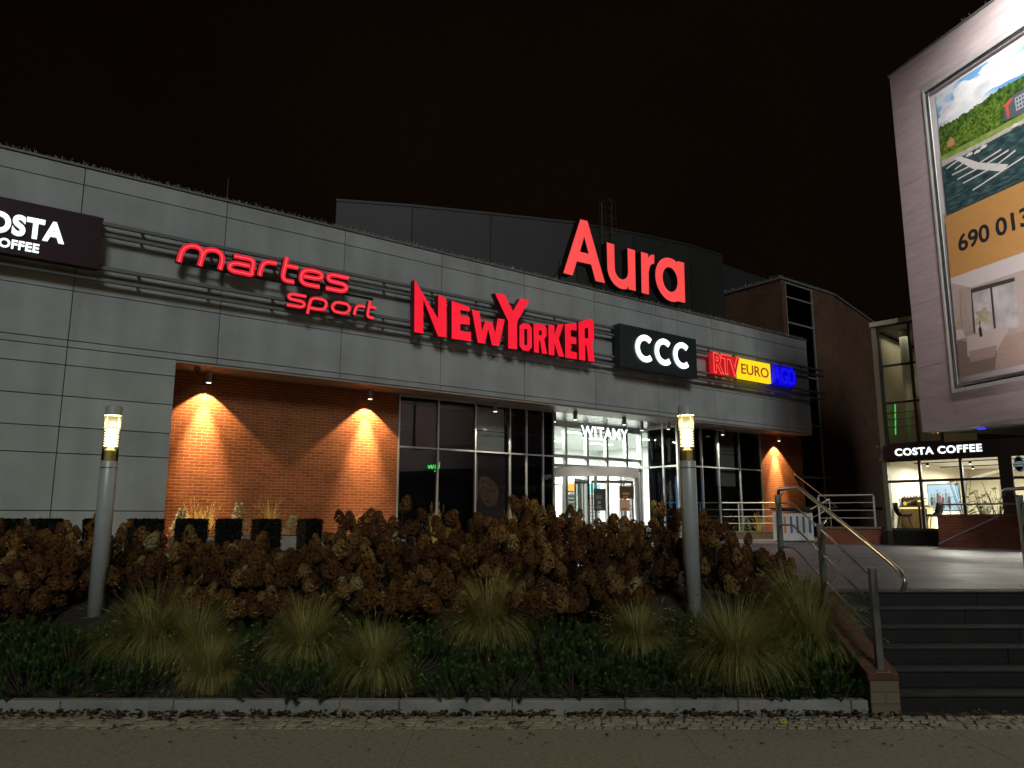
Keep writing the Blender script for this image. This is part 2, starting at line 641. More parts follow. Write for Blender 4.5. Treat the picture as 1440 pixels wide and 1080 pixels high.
def text_on(mb, body, x0, x1, z0, z1, y0, y1, mf=0, ms=0, bold=0.0, shear=0.0, spacing=1.0):
    """set lettering to fill a rectangle of the local x/z plane"""
    cu = bpy.data.curves.new('lettering_source', 'FONT')
    cu.body = body
    cu.extrude = 0.5
    cu.offset = bold
    cu.shear = shear
    cu.space_character = spacing
    cu.resolution_u = 6
    ob = bpy.data.objects.new('lettering_source', cu)
    me = ob.to_mesh()
    vs_ = [v.co.copy() for v in me.vertices]
    ax, bx = min(v.x for v in vs_), max(v.x for v in vs_)
    ay, by = min(v.y for v in vs_), max(v.y for v in vs_)
    i = len(mb.v)
    for v in vs_:
        mb.v.append((x0 + (v.x - ax) / (bx - ax) * (x1 - x0), y0 if v.z > 0 else y1, z0 + (v.y - ay) / (by - ay) * (z1 - z0)))
    for p in me.polygons:
        zs = [vs_[k].z for k in p.vertices]
        front = min(zs) > 0
        mb.f.append(tuple(i + k for k in p.vertices))
        mb.m.append(mf if front else ms)
    ob.to_mesh_clear()
    bpy.data.objects.remove(ob)
    bpy.data.curves.remove(cu)
    return mb


def lamp_light(name, kind, parent, loc, energy, color, rot=None, size=None, size_y=None, spot=None, blend=0.15, radius=0.03):
    l = bpy.data.lights.new(name, kind)
    l.energy = energy
    l.color = color
    if kind == 'AREA':
        l.shape = 'RECTANGLE'
        l.size = size
        l.size_y = size_y or size
    else:
        l.shadow_soft_size = radius
    if kind == 'SPOT':
        l.spot_size = spot
        l.spot_blend = blend
    o = bpy.data.objects.new(name, l)
    o.location = loc
    if rot:
        o.rotation_euler = rot
    o.parent = parent
    COL.objects.link(o)
    return o


# ------------------------------------------------------------------ frames of the place
FA = radians(37.0)
FAC_LOC = (-7.57471691, 16.99716735, 0.0)         # x along the facade, y into the building
COS_LOC = (11.28917996, 23.89340831, 0.0)
COS_RZ = radians(-45.5)
BB_LOC = (11.78429468, 22.0, 0.0)
BB_RZ = atan2(-0.96, 0.28)


def fp(u, y, z=0.0):
    """facade coordinates to the world"""
    return Vector((FAC_LOC[0] + u * cos(FA) - y * sin(FA), FAC_LOC[1] + u * sin(FA) + y * cos(FA), z))


PLZ = 0.95

# ------------------------------------------------------------------ ground, street, steps, plaza
g = MB(); g.face([(-300, -300, -0.02), (300, -300, -0.02), (300, 300, -0.02), (-300, 300, -0.02)])
structure(g, 'ground', M['ground'])

g = MB()
yy = [-3.0, -1.9, -0.8, 0.3, 1.4, 2.5, 3.6, 4.7, 5.72, 6.74]
for r in range(len(yy) - 1):
    x = -14 + (1.1 if r % 2 else 0.0)
    while x < 14:
        g.box(x + 0.001, x + 2.2 - 0.001, yy[r] + 0.001, yy[r + 1] - 0.001, -0.015, random.uniform(-0.0015, 0.0015))
        x += 2.2
structure(g, 'pavement', M['street'], bevel=0.003)

g = MB()
random.seed(5)
for r in range(5):
    x = -9.0 + random.uniform(0, 0.1)
    while x < 12:
        sx = random.uniform(0.065, 0.125)
        z = 0.004 + random.uniform(-0.007, 0.007)
        y0 = 6.752 + r * 0.088 + random.uniform(-0.007, 0.007)
        dy = random.uniform(-0.012, 0.012)
        sk = 0.02 + random.uniform(-0.014, 0.014)
        q = [(x, y0), (x + sx - 0.009, y0 + dy), (x + sx - 0.009 + sk, y0 + 0.080 + dy * 0.5), (x + sk, y0 + 0.080 + random.uniform(-0.006, 0.004))]
        g.prism(q, -0.06, [z + random.uniform(-0.005, 0.005) for _ in q])
        x += sx
structure(g, 'cobble_strip', M['cobble'], bevel=0.008)
g = MB(); g.box(-14, 14, 6.742, 7.4, -0.05, -0.004)
structure(g, 'sand_bed', M['sand'])

g = MB()
kx = -12.0
while kx < 3.14:
    k2 = min(kx + 1.0, 3.155)
    g.box(kx + 0.002, k2 - 0.002, 7.195 + random.uniform(-0.004, 0.004), 7.30, -0.05, 0.125 + random.uniform(-0.003, 0.003))
    kx += 1.0
structure(g, 'kerb', M['kerb'], bevel=0.012)


def bed_z(x, y):
    t = min(1.0, max(0.0, (y - 7.3) / 2.5))
    return 0.09 + 0.80 * (t * t * (3 - 2 * t)) * 0.55 + 0.80 * t * 0.45 * 0.95


g = MB()
nx, ny = 70, 26
for j in range(ny + 1):
    for i in range(nx + 1):
        X = -14 + i * (3.16 + 14) / nx
        Y = 7.3 + j * (12.6 - 7.3) / ny
        g.v.append((X, Y, bed_z(X, Y) + random.uniform(-0.012, 0.012)))
for j in range(ny):
    for i in range(nx):
        a = j * (nx + 1) + i
        g.f.append((a, a + 1, a + nx + 2, a + nx + 1)); g.m.append(0)
structure(g, 'planting_bed', M['soil'], smooth=True)

# steps: dark granite blocks
g = MB()
SY, ST, SR = 7.30, 0.34, 0.15
for k in range(6):
    y0 = SY + k * ST
    xj = 3.42
    for w in (1.5, 2.0, 2.0, 2.0, 2.0):
        x1 = xj + w + (0.35 if k % 2 and xj < 3.5 else 0)
        g.box(xj + 0.0015, x1 - 0.0015, y0, y0 + ST + (0.3 if k < 5 else 0.0), k * SR - 0.03, (k + 1) * SR - 0.022 - (0 if k < 5 else 0), 0)
        g.box(xj + 0.0015, x1 - 0.0015, y0 - 0.012, y0 + ST + 0.0, (k + 1) * SR - 0.0215, (k + 1) * SR, 1)
        xj = x1
structure(g, 'steps', [M['step'], M['tread']], bevel=0.005)

# plaza
PY0 = SY + 5 * ST + ST


def plz(y):
    return 0.90 + (y - PY0) * 0.0033


g = MB()
g.face([(3.42, PY0 + 0.001, plz(PY0)), (60, PY0 + 0.001, plz(PY0)), (60, 12.6, plz(12.6)), (3.42, 12.6, plz(12.6))])
g.face([(-60, 12.6, plz(12.6)), (60, 12.6, plz(12.6)), (60, 70, plz(70)), (-60, 70, plz(70))])
g.face([(-60, 12.6, 0.0), (3.16, 12.6, 0.0), (3.16, 12.6, plz(12.6) - 0.001), (-60, 12.6, plz(12.6) - 0.001)])
structure(g, 'plaza', M['plaza'])

# sloping brick cheek wall beside the steps
w = empty('cheek_wall', (3.29, 7.15, 0), 0, 'sloping brick cheek wall with red capping bricks beside the dark steps', 'wall')
g = MB()
zt = lambda y: 0.30 + (y - 7.15) * 0.40
prof = [(0.0, 0.30), (1.55, 0.92), (5.45, 0.92)]
for (a, za), (b, zb) in zip(prof[:-1], prof[1:]):
    g.prism([(-0.13, a), (0.125, a), (0.125, b), (-0.13, b)], -0.03, [za, za, zb, zb])
g.build('wall', brick('pale_cheek_brick', (0.20, 0.15, 0.095), (0.16, 0.115, 0.075), (0.14, 0.12, 0.09), 0.26, 0.10, 0.008), w)
g = MB()
for (a, za), (b, zb) in zip(prof[:-1], prof[1:]):
    n_ = int(max(2, sqrt((b - a) ** 2 + (zb - za) ** 2) / 0.115))
    for k in range(n_):
        t0, t1 = k / n_, (k + 1) / n_ - 0.006 / (b - a)
        ya, yb = a + (b - a) * t0, a + (b - a) * t1
        z0_, z1_ = za + (zb - za) * t0, za + (zb - za) * t1
        g.prism([(-0.15, ya - (0.012 if k == 0 and a == 0 else 0)), (0.126, ya - (0.012 if k == 0 and a == 0 else 0)), (0.126, yb), (-0.15, yb)],
                [z0_ + 0.002, z0_ + 0.002, z1_ + 0.002, z1_ + 0.002], [z0_ + 0.062, z0_ + 0.062, z1_ + 0.062, z1_ + 0.062])
g.build('coping', mat('capping_brick', (0.085, 0.032, 0.017), 0.85, vary=0.35, vscale=6, bump=0.4, bscale=50), w, bevel=0.006)


# ------------------------------------------------------------------ stair railings
def stair_railing(x, label, flip):
    r = empty('stair_railing', (x, 0, 0), 0, label, 'railing', 'steel railings beside the steps')
    posts = [(7.22, 0.36, 1.27), (8.35, 0.80, 1.66), (9.62, 0.90, 2.00)]
    for (y, z0, z1) in posts:
        m_ = MB().box(-0.03, 0.03, y - 0.03, y + 0.03, z0, z1)
        p = m_.build('post', M['steel_dark'], r, bevel=0.004)
        f_ = MB().box(-0.07, 0.07, y - 0.07, y + 0.07, z0, z0 + 0.012)
        for sx in (-0.05, 0.05):
            for sy in (-0.05, 0.05):
                f_.lathe([(0.009, z0 + 0.012), (0.009, z0 + 0.022), (0.0, z0 + 0.024)], 6, (sx, y + sy))
        f_.build('base_plate', M['steel'], p)
        if y > 8: MB().tube([(0, y, z1 - 0.01), (0.05 * flip, y, z1 + 0.0), (0.07 * flip, y, z1 + 0.035)], 0.009, 6).build('bracket', M['steel'], p)
    hx = 0.075 * flip
    path = smooth_path([(hx, 6.86, 1.08), (hx, 6.79, 1.17), (hx, 6.86, 1.26)], 4) + [Vector((hx, 7.0, 1.32)), Vector((hx, 9.02, 2.045))] + \
        smooth_path([(hx, 9.02, 2.045), (hx, 9.12, 2.07), (hx, 9.24, 2.075)], 3)[1:] + [Vector((hx, 9.75, 2.075)), Vector((hx, 9.80, 2.06)), Vector((hx, 9.81, 2.0))]
    MB().tube(path, 0.022, 12).build('handrail', M['steel'], r, smooth=True)
    for dz in (0.30, 0.56, 0.82):
        p2 = [(0, 7.24, 1.27 - dz + 0.22), (0, 9.16, 1.96 - dz + 0.235), (0, 9.62, 1.96 - dz + 0.24)]
        MB().tube(p2, 0.011, 8).build('rail', M['steel'], r, smooth=True)
    return r


stair_railing(3.29, 'steel railing with three posts between the planting bed and the dark steps', 1)
stair_railing(6.28, 'steel railing cut off by the right edge of the photo, on the dark steps', -1)

# ------------------------------------------------------------------ shopping mall
mall = empty('shopping_mall', FAC_LOC, FA, 'long low mall front with grey panel fascia over brick and dark glazing', 'building')
FTOP, FBOT, UEND = 9.25, 5.25, 25.3
GAP = 0.009
useams = [-9.2, -8.2, -5.18, -2.15, 0.89, 3.96, 6.97, 9.97, 12.9, 15.9, 17.0, 19.0, 22.0, UEND]
zrows = [FBOT, 5.40, 6.47, 8.86, FTOP]
g = MB()
for a, b in zip(useams[:-1], useams[1:]):
    for c, d_ in zip(zrows[:-1], zrows[1:]):
        g.box(a + GAP, b - GAP, random.uniform(-0.002, 0.002), 0.06, c + GAP, d_ - GAP)
g.build('fascia_cladding', M['clad'], mall, bevel=0.004)
g = MB().box(-9.2, UEND - 0.02, 0.045, 0.75, FBOT + 0.02, FTOP - 0.02)
g.build('fascia_core', M['gap'], mall)
g = MB()
lowz = [0.8, 1.88, 3.04, 3.58, 4.22, 4.87, FBOT]
lowu = [-9.2, -8.2, -5.18, -2.15, -0.0]
for a, b in zip(lowu[:-1], lowu[1:]):
    for c, d_ in zip(lowz[:-1], lowz[1:]):
        g.box(a + GAP, b - (GAP if b < -0.1 else 0), random.uniform(-0.002, 0.002), 0.06, c + GAP, d_ - GAP)
g.build('side_cladding', M['clad_low'], mall, bevel=0.004)
g = MB().box(-9.2, -0.012, 0.045, 1.4, 0.7, FBOT + 0.019)
g.build('side_core', M['gap'], mall)
# parapet capping
g = MB().box(-9.2, UEND + 0.03, -0.035, 0.40, FTOP + 0.002, FTOP + 0.05)
g.build('parapet_cap', M['rail_grey'], mall)
g = MB()
random.seed(3)
u = -9.0
while u < UEND:
    for k in range(2):
        y = random.uniform(0.0, 0.14)
        h = random.uniform(0.04, 0.11)
        lx, ly = random.uniform(-0.08, 0.08), random.uniform(-0.07, 0.07)
        g.tube([(u, y, FTOP + 0.05), (u + lx, y + ly, FTOP + 0.05 + h)], 0.0045, 3, caps=False)
    u += 0.045
tag(g.build('bird_spikes', M['spike'], mall), kind='stuff')
MB().tube([(0.95, 0.3, FTOP), (0.95, 0.3, FTOP + 0.75)], [0.014, 0.007], 6).build('lightning_rod', M['steel_dark'], mall)
# roof
MB().box(-9.2, UEND - 0.05, 0.76, 18, FTOP - 0.45, FTOP - 0.25).build('roof', M['gap'], mall)
# soffit under the fascia
g = MB().box(-0.012, 11.9, 0.03, 1.2, 5.20, 5.248)
g.box(11.9, 18.0, 0.03, 1.0, 5.20, 5.248); g.box(18.0, UEND, 0.03, 1.4, 5.20, 5.248)
g.build('soffit', M['soffit'], mall)
g = MB()
for k in range(20):
    g.box(11.95 + k * 0.3025, 11.95 + (k + 1) * 0.3025 - 0.006, 1.002, 3.05, 5.19 + random.uniform(-0.003, 0.003), 5.235)
g.build('entrance_ceiling', M['soffit_metal'], mall)
# brick walls
MB().box(-0.45, 6.18, 0.95, 1.25, 0.7, 5.20).build('brick_wall', M['brick'], mall)
MB().box(22.97, 25.95, 0.95, 1.25, 0.7, 5.20).build('brick_wall', M['brick'], mall)
# sign rails, a continuous pair above and below the signs
g_rails = []
for z in (7.97, 7.73, 6.98, 6.72):
    g = MB().box(-9.2, 26.1, -0.24, -0.15, z, z + 0.075)
    u = -8.5
    while u < UEND:
        g.box(u, u + 0.05, -0.1495, 0.0, z + 0.015, z + 0.06)
        u += 1.51
    g.build('sign_rail', M['rail_grey'], mall)
for uu in (-1.9, 9.2, 13.6, 17.55):
    MB().box(uu, uu + 0.16, -0.24, -0.10, 8.047, 8.11).build('cable_box', M['black'], mall)


# window walls
def window_wall(name, us, z0, z1, y, transoms, glass_m, frame_m, parent, fw=0.045, depth=0.10, special=None):
    f = MB()
    for u_ in us:
        f.box(u_ - fw / 2, u_ + fw / 2, y - depth / 2, y + depth / 2, z0, z1)
    for z_ in transoms:
        for a, b in zip(us[:-1], us[1:]):
            f.box(a + fw / 2 + 0.0005, b - fw / 2 - 0.0005, y - depth / 2 + 0.006, y + depth / 2 - 0.006, z_ - fw / 2, z_ + fw / 2)
    fr = f.build(name, frame_m, parent)
    zs = sorted(set(transoms))
    for q_, (a, b) in enumerate(zip(us[:-1], us[1:])):
        p = MB()
        for c, d_ in zip(zs[:-1], zs[1:]):
            p.face([(a + fw / 2, y, c + fw / 2), (b - fw / 2, y, c + fw / 2), (b - fw / 2, y, d_ - fw / 2), (a + fw / 2, y, d_ - fw / 2)])
        p.build('pane', (special or {}).get(q_, glass_m), fr)
    return fr


window_wall('window', [6.22, 7.51, 8.82, 10.12, 10.77, 11.44, 11.88], 0.75, 5.20, 0.97, [0.8, 3.72, 5.17], M['dark_glass'], M['alu'], mall, special={2: M['clear_glass']})
window_wall('window', [18.06, 19.25, 20.23, 21.56, 22.94], 0.75, 5.20, 0.97, [0.8, 3.68, 5.17], M['dark_glass'], M['alu'], mall, special={2: M['clear_glass']})
g = MB()
for (a, b) in ((6.25, 11.85), (18.1, 22.9)):
    g.box(a, b, 0.985, 0.995, 4.345, 4.37)
g.build('thin_transom', M['alu_dark'], mall)
# pale roller blinds hanging inside two dark window bays
MB().box(8.90, 10.05, 1.16, 1.18, 3.78, 5.12).build('blind', mat('pale_blind', (0.50, 0.51, 0.45), 0.8, vary=0.1), mall)
MB().box(20.30, 21.50, 1.16, 1.18, 3.0, 5.12).build('blind', mat('grey_blind', (0.20, 0.20, 0.19), 0.8, vary=0.1), mall)
# rooms behind the dark glazing
g = MB()
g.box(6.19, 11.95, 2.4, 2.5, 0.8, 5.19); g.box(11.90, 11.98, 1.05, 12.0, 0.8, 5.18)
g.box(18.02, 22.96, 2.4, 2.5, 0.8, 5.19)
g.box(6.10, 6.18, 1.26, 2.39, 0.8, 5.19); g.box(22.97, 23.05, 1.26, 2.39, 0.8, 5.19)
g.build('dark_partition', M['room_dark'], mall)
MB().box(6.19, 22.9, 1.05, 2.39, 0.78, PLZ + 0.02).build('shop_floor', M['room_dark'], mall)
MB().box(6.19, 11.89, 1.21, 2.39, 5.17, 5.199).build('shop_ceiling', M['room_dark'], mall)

# entrance wall
EY = 3.0
ent = window_wall('entrance_window', [12.0, 13.2, 14.15, 15.2, 16.2, 17.25, 18.0], PLZ, 5.18, EY, [3.62, 3.96, 5.06, 5.14], M['clear_glass'], M['alu'], mall, fw=0.11, depth=0.16)
for a, b in ((12.0, 13.55), (16.9, 18.0)):
    MB().box(a, b, EY + 0.0, EY + 0.012, PLZ + 0.05, 3.56).build('side_pane', M['clear_glass'], ent)
g = MB()
for a in (13.55, 16.9, 17.5):
    g.box(a - 0.05, a + 0.05, EY - 0.07, EY + 0.07, PLZ, 3.56)
g.build('door_jamb', M['alu'], ent)
# glazed return on the right side of the entrance
rr = MB()
for yv in (1.05, 1.75, 2.9):
    rr.box(17.96, 18.04, yv - 0.04, yv + 0.04, PLZ, 5.19)
for z in (1.0, 3.68, 5.15):
    rr.box(17.97, 18.03, 1.091, 1.709, z - 0.03, z + 0.03); rr.box(17.97, 18.03, 1.791, 2.859, z - 0.03, z + 0.03)
ret = rr.build('return_window', M['alu'], mall)
g = MB()
for c, d_ in ((1.03, 3.65), (3.71, 5.12)):
    g.face([(18.0, 2.86, c), (18.0, 1.79, c), (18.0, 1.79, d_), (18.0, 2.86, d_)])
    g.face([(18.0, 1.71, c), (18.0, 1.09, c), (18.0, 1.09, d_), (18.0, 1.71, d_)])
g.build('pane', M['dark_glass'], ret)
MB().box(17.90, 17.955, 1.78, 1.82, 1.75, 2.6).build('door_handle', M['black'], ret)

# revolving door
RC = (15.2, 2.85)
RR = 1.72
rd = empty('revolving_door', (RC[0], RC[1], 0)); rd.parent = mall
def arc(c, r, a0, a1, n):
    return [(c[0] + r * cos(a0 + (a1 - a0) * k / n), c[1] + r * sin(a0 + (a1 - a0) * k / n)) for k in range(n + 1)]
g = MB()
o_ = arc((0, 0), RR + 0.06, pi, 2 * pi, 28)
i_ = arc((0, 0), RR - 0.06, 2 * pi, pi, 28)
g.prism(o_ + i_, 3.18, 3.52)
g.prism(arc((0, 0), RR - 0.0605, pi, 2 * pi, 28), 3.45, 3.50)
g.build('canopy', mat('canopy_white_metal', (0.70, 0.66, 0.63), 0.4, 0.1), rd, smooth=False)
for (a0, a1) in ((pi, pi * 1.30), (pi * 1.70, pi * 2)):
    g = MB()
    q = arc((0, 0), RR, a0, a1, 10)
    for (xa, ya), (xb, yb) in zip(q[:-1], q[1:]):
        g.face([(xa, ya, PLZ + 0.06), (xb, yb, PLZ + 0.06), (xb, yb, 3.18), (xa, ya, 3.18)])
    g.build('drum_glass', M['clear_glass'], rd)
    for an in (a0, a1):
        MB().tube([(RR * cos(an), RR * sin(an), PLZ), (RR * cos(an), RR * sin(an), 3.18)], 0.05, 8).build('drum_post', M['alu'], rd)
for k in range(3):
    an = pi * 1.16 + k * 2 * pi / 3
    c_, s_ = cos(an), sin(an)
    g = MB()
    def wq(r0, r1, z0, z1, m=g, c_=c_, s_=s_):
        h = 0.02
        nx_, ny_ = -s_ * h, c_ * h
        m.prism([(c_ * r0 - nx_, s_ * r0 - ny_), (c_ * r1 - nx_, s_ * r1 - ny_), (c_ * r1 + nx_, s_ * r1 + ny_), (c_ * r0 + nx_, s_ * r0 + ny_)], z0, z1)
    wq(0.05, 0.11, PLZ + 0.03, 3.12); wq(1.55, 1.62, PLZ + 0.03, 3.12); wq(0.11, 1.55, PLZ + 0.03, PLZ + 0.16); wq(0.11, 1.55, 3.02, 3.12)
    wing = g.build('door_wing', M['alu'], rd)
    g = MB(); g.face([(c_ * 0.11, s_ * 0.11, PLZ + 0.16), (c_ * 1.55, s_ * 1.55, PLZ + 0.16), (c_ * 1.55, s_ * 1.55, 3.02), (c_ * 0.11, s_ * 0.11, 3.02)])
    g.build('pane', M['clear_glass'], wing)

# bright mall hall behind the entrance
HX0, HX1, HY1 = 12.0, 24.5, 10.5
g = MB()
g.box(HX0 - 0.0, HX1, HY1, HY1 + 0.2, PLZ, 5.18)
g.box(22.9, 23.0, 2.52, HY1, PLZ, 5.18)
g.build('hall_wall', M['white_wall'], mall)
MB().box(11.99, HX1, EY + 0.09, HY1, 0.80, PLZ + 0.03).build('hall_floor', M['floor_tile'], mall)
MB().box(11.99, HX1, EY + 0.09, HY1, 5.10, 5.165).build('hall_ceiling', mat('hall_ceiling', (0.55, 0.60, 0.55), 0.8), mall)
MB().box(18.02, 22.9, 2.51, 2.56, PLZ + 0.03, 5.09).build('hall_wall', M['white_wall'], mall)
cool = emis('ceiling_light_panel', (0.93, 1.0, 0.93), 4.5)
k = 0
for (a, b) in ((13.2, 4.4), (15.4, 4.4), (17.6, 5.6), (14.2, 7.0), (16.6, 7.4), (19.5, 7.2)):
    lt = MB().box(a, a + 1.2, b, b + 0.25, 5.07, 5.098).build('hall_light', cool, mall)
    lamp_light('hall_light_glow', 'AREA', mall, (a + 0.6, b + 0.12, 5.05), 520, (0.95, 1.0, 0.91), (0, 0, 0), 1.2, 0.25)
MB().box(12.4, 18.5, 6.0, 6.06, 3.9, 3.95).build('gallery_rail', M['alu'], mall)
g = MB()
for q in range(14):
    g.box(12.4 + q * 0.45, 12.43 + q * 0.45, 6.0, 6.05, 3.3, 3.899)
g.build('gallery_balusters', M['alu'], mall)
MB().box(12.3, 18.5, 6.1, 7.6, 3.15, 3.3).build('gallery_slab', M['white_wall'], mall)

# eyewear racks and posters inside the entrance hall
random.seed(21)
prod_cols = [mat('product_dark', (0.03, 0.03, 0.035), 0.4), mat('product_red', (0.5, 0.06, 0.03), 0.5), mat('product_orange', (0.75, 0.28, 0.05), 0.5), mat('product_teal', (0.05, 0.30, 0.34), 0.5)]
def display_rack(u_, y_, wd, label, header):
    r = empty('display_rack', fp(u_, y_, PLZ + 0.03), FA, label, 'display rack', 'lit eyewear racks inside the entrance')
    MB().box(0, wd, 0, 0.12, 0, 2.25).build('back_panel', M['white_wall'], r)
    if header is not None:
        MB().box(0.02, wd - 0.02, -0.02, -0.001, 1.85, 2.22).build('header', prod_cols[header], r)
    s_ = MB(); pr_ = MB()
    z = 0.25
    while z < 1.8:
        s_.box(0.03, wd - 0.03, -0.10, -0.001, z, z + 0.012)
        xx = 0.07
        while xx < wd - 0.18:
            if random.random() < 0.88:
                m_ = 0 if random.random() < 0.8 else random.choice((1, 2, 3))
                pr_.box(xx, xx + 0.05, -0.07, -0.03, z + 0.014, z + 0.05, m_); pr_.box(xx + 0.062, xx + 0.112, -0.07, -0.03, z + 0.014, z + 0.05, m_)
            xx += 0.16
        z += 0.145
    s_.build('shelf', M['white_wall'], r)
    tag(pr_.build('spectacles', prod_cols, r), kind='stuff')
display_rack(13.0, 5.2, 1.5, 'white eyewear rack with orange header, seen through the left door pane', 2)
display_rack(15.2, 6.6, 1.5, 'white eyewear rack without header, seen through the middle of the revolving door', None)
display_rack(17.3, 6.0, 1.4, 'white eyewear rack with teal header, seen through the right door pane', 3)


def poster(name, u_, y_, z0, z1, wd, label, cols, cat='poster', frame=None):
    r = empty(name, fp(u_, y_, z0), FA, label, cat)
    h = z1 - z0
    MB().box(0, wd, 0, 0.012, 0, h).build('sheet', cols[0], r)
    random.seed(len(label))
    for k in range(1, len(cols)):
        x_ = random.uniform(0.05, 0.3) * wd; x2 = random.uniform(0.55, 0.95) * wd
        z_ = h * (0.08 + 0.22 * (k - 1)); z2 = z_ + h * random.uniform(0.10, 0.2)
        MB().box(x_, x2, -0.003 * k, -0.001, z_, z2).build('print', cols[k], r)
    return r
pm = lambda n, c: mat(n, c, 0.5)
poster('poster', 14.0, 1.35, 2.0, 2.75, 0.55, 'dark picture poster on the left wing of the revolving door', [pm('poster_dark', (0.05, 0.05, 0.05)), pm('poster_mid', (0.22, 0.20, 0.16)), pm('poster_tan', (0.35, 0.26, 0.16)), pm('poster_grey', (0.15, 0.17, 0.18))])
poster('notice', 15.0, 1.12, 2.0, 2.38, 0.48, 'pale orange notice sheet under a poster on the revolving door', [pm('notice_peach', (0.70, 0.38, 0.24)), pm('notice_line', (0.35, 0.18, 0.12))], 'notice')
poster('poster', 15.0, 1.115, 2.42, 2.85, 0.7, 'small dark orange poster above the peach notice on the revolving door', [pm('poster_brown', (0.10, 0.06, 0.03)), pm('poster_orange', (0.55, 0.18, 0.04)), pm('poster_ochre', (0.4, 0.26, 0.1))])
bp = poster('poster', 18.35, 1.5, 1.2, 3.3, 0.75, 'tall blue backlit poster behind the dark glazed door', [emis('poster_blue_lit', (0.06, 0.30, 0.62), 0.55), pm('poster_white', (0.6, 0.6, 0.6))])

rounded_ = lambda pts, n=5: [(p.x, p.y) for p in smooth_path([(a, b, 0) for a, b in pts], n)]
# dim portrait poster behind the dark glazing
pp = empty('portrait_poster', fp(8.92, 1.12, 1.05), FA, 'large dim portrait poster of a face with closed eyes behind dark glass', 'poster')
pcol = dict(bg=(0.05, 0.035, 0.04), skin=(0.19, 0.105, 0.075), skin2=(0.24, 0.15, 0.11), hair=(0.035, 0.02, 0.016), lip=(0.12, 0.04, 0.035), pale=(0.30, 0.23, 0.27))
def pm2(n): return mat('portrait_' + n, pcol[n], 0.6, vary=0.25, vscale=3)
ell = lambda cx, cz, rx, rz, n=26, a0=0, a1=2 * pi, rot=0: [(cx + rx * cos(a0 + (a1 - a0) * k / n) * cos(rot) - rz * sin(a0 + (a1 - a0) * k / n) * sin(rot), cz + rx * cos(a0 + (a1 - a0) * k / n) * sin(rot) + rz * sin(a0 + (a1 - a0) * k / n) * cos(rot)) for k in range(n)]
MB().box(0, 1.13, 0, 0.02, 0, 2.58).build('sheet', pm2('bg'), pp)
MB().plate(ell(0.62, 1.84, 0.54, 0.72, rot=-0.12), (), -0.003, -0.001).build('hair', pm2('hair'), pp)
MB().plate(ell(0.52, 1.56, 0.37, 0.54, rot=0.22), (), -0.006, -0.0035).build('face', pm2('skin'), pp)
MB().plate([(0.10, 1.80), (0.26, 1.95), (0.52, 1.92), (0.78, 1.74), (0.90, 1.50), (1.05, 1.60), (1.10, 2.1), (0.8, 2.5), (0.4, 2.45), (0.15, 2.15)], (), -0.009, -0.0065).build('fringe', pm2('hair'), pp)
g = MB()
for cx, cz in ((0.38, 1.62), (0.66, 1.54)):
    g.stroke(rounded_([(cx - 0.10, cz + 0.03), (cx - 0.03, cz - 0.02), (cx + 0.05, cz - 0.03), (cx + 0.11, cz)]), 0.022, -0.009, -0.0065)
    g.stroke(rounded_([(cx - 0.12, cz + 0.13), (cx, cz + 0.18), (cx + 0.12, cz + 0.12)]), 0.03, -0.009, -0.0065)
g.build('brow', pm2('hair'), pp)
MB().stroke(rounded_([(0.52, 1.60), (0.44, 1.38), (0.47, 1.32), (0.54, 1.32)]), 0.02, -0.009, -0.0065).build('nose', pm2('lip'), pp)
MB().plate(ell(0.47, 1.20, 0.11, 0.04, rot=-0.2), (), -0.009, -0.0065).build('lips', pm2('lip'), pp)
MB().plate([(0.0, 0.9), (0.12, 1.3), (0.10, 2.5), (0.0, 2.5)], (), -0.0095, -0.0068).build('curtain', pm2('pale'), pp)

# added glowing squiggle for a green sign reflected from across the street
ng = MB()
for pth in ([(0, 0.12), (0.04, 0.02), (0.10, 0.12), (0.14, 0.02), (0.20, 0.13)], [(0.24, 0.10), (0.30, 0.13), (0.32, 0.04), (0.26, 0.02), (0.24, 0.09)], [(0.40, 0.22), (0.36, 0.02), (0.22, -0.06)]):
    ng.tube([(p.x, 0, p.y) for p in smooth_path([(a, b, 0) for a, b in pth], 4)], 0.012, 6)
o = ng.build('sign_reflection', emis('reflection_green', (0.05, 1.0, 0.12), 2.2))
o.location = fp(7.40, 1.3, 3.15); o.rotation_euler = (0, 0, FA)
tag(o, 'small glowing green scribble added for a reflected sign in the dark shop window', 'sign reflection')

# penthouse set back on the roof, with a curved front
ph = [(-6.89, 28.48), (-3.98, 29.03), (-0.87, 29.83), (2.7, 30.83), (5.3, 32.0), (8.09, 33.5), (10.0, 34.9)]
pw = empty('roof_penthouse', (0, 0, 0)); pw.parent = mall; pw.matrix_parent_inverse = (Matrix.Translation(FAC_LOC) @ Matrix.Rotation(FA, 4, 'Z')).inverted()
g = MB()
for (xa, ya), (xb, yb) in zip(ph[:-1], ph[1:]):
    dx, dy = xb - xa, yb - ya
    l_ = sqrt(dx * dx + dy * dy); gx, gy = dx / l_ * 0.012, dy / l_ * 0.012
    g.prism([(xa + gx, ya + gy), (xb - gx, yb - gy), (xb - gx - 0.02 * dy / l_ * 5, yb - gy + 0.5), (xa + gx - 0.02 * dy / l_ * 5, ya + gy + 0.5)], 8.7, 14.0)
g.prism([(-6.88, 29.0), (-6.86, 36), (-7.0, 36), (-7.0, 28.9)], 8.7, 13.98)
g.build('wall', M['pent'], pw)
g = MB()
for (xa, ya), (xb, yb) in zip(ph[:-1], ph[1:]):
    g.prism([(xa, ya - 0.03), (xb, yb - 0.03), (xb, yb + 0.5), (xa, ya + 0.5)], 14.002, 14.10)
g.build('coping', M['pent'], pw)
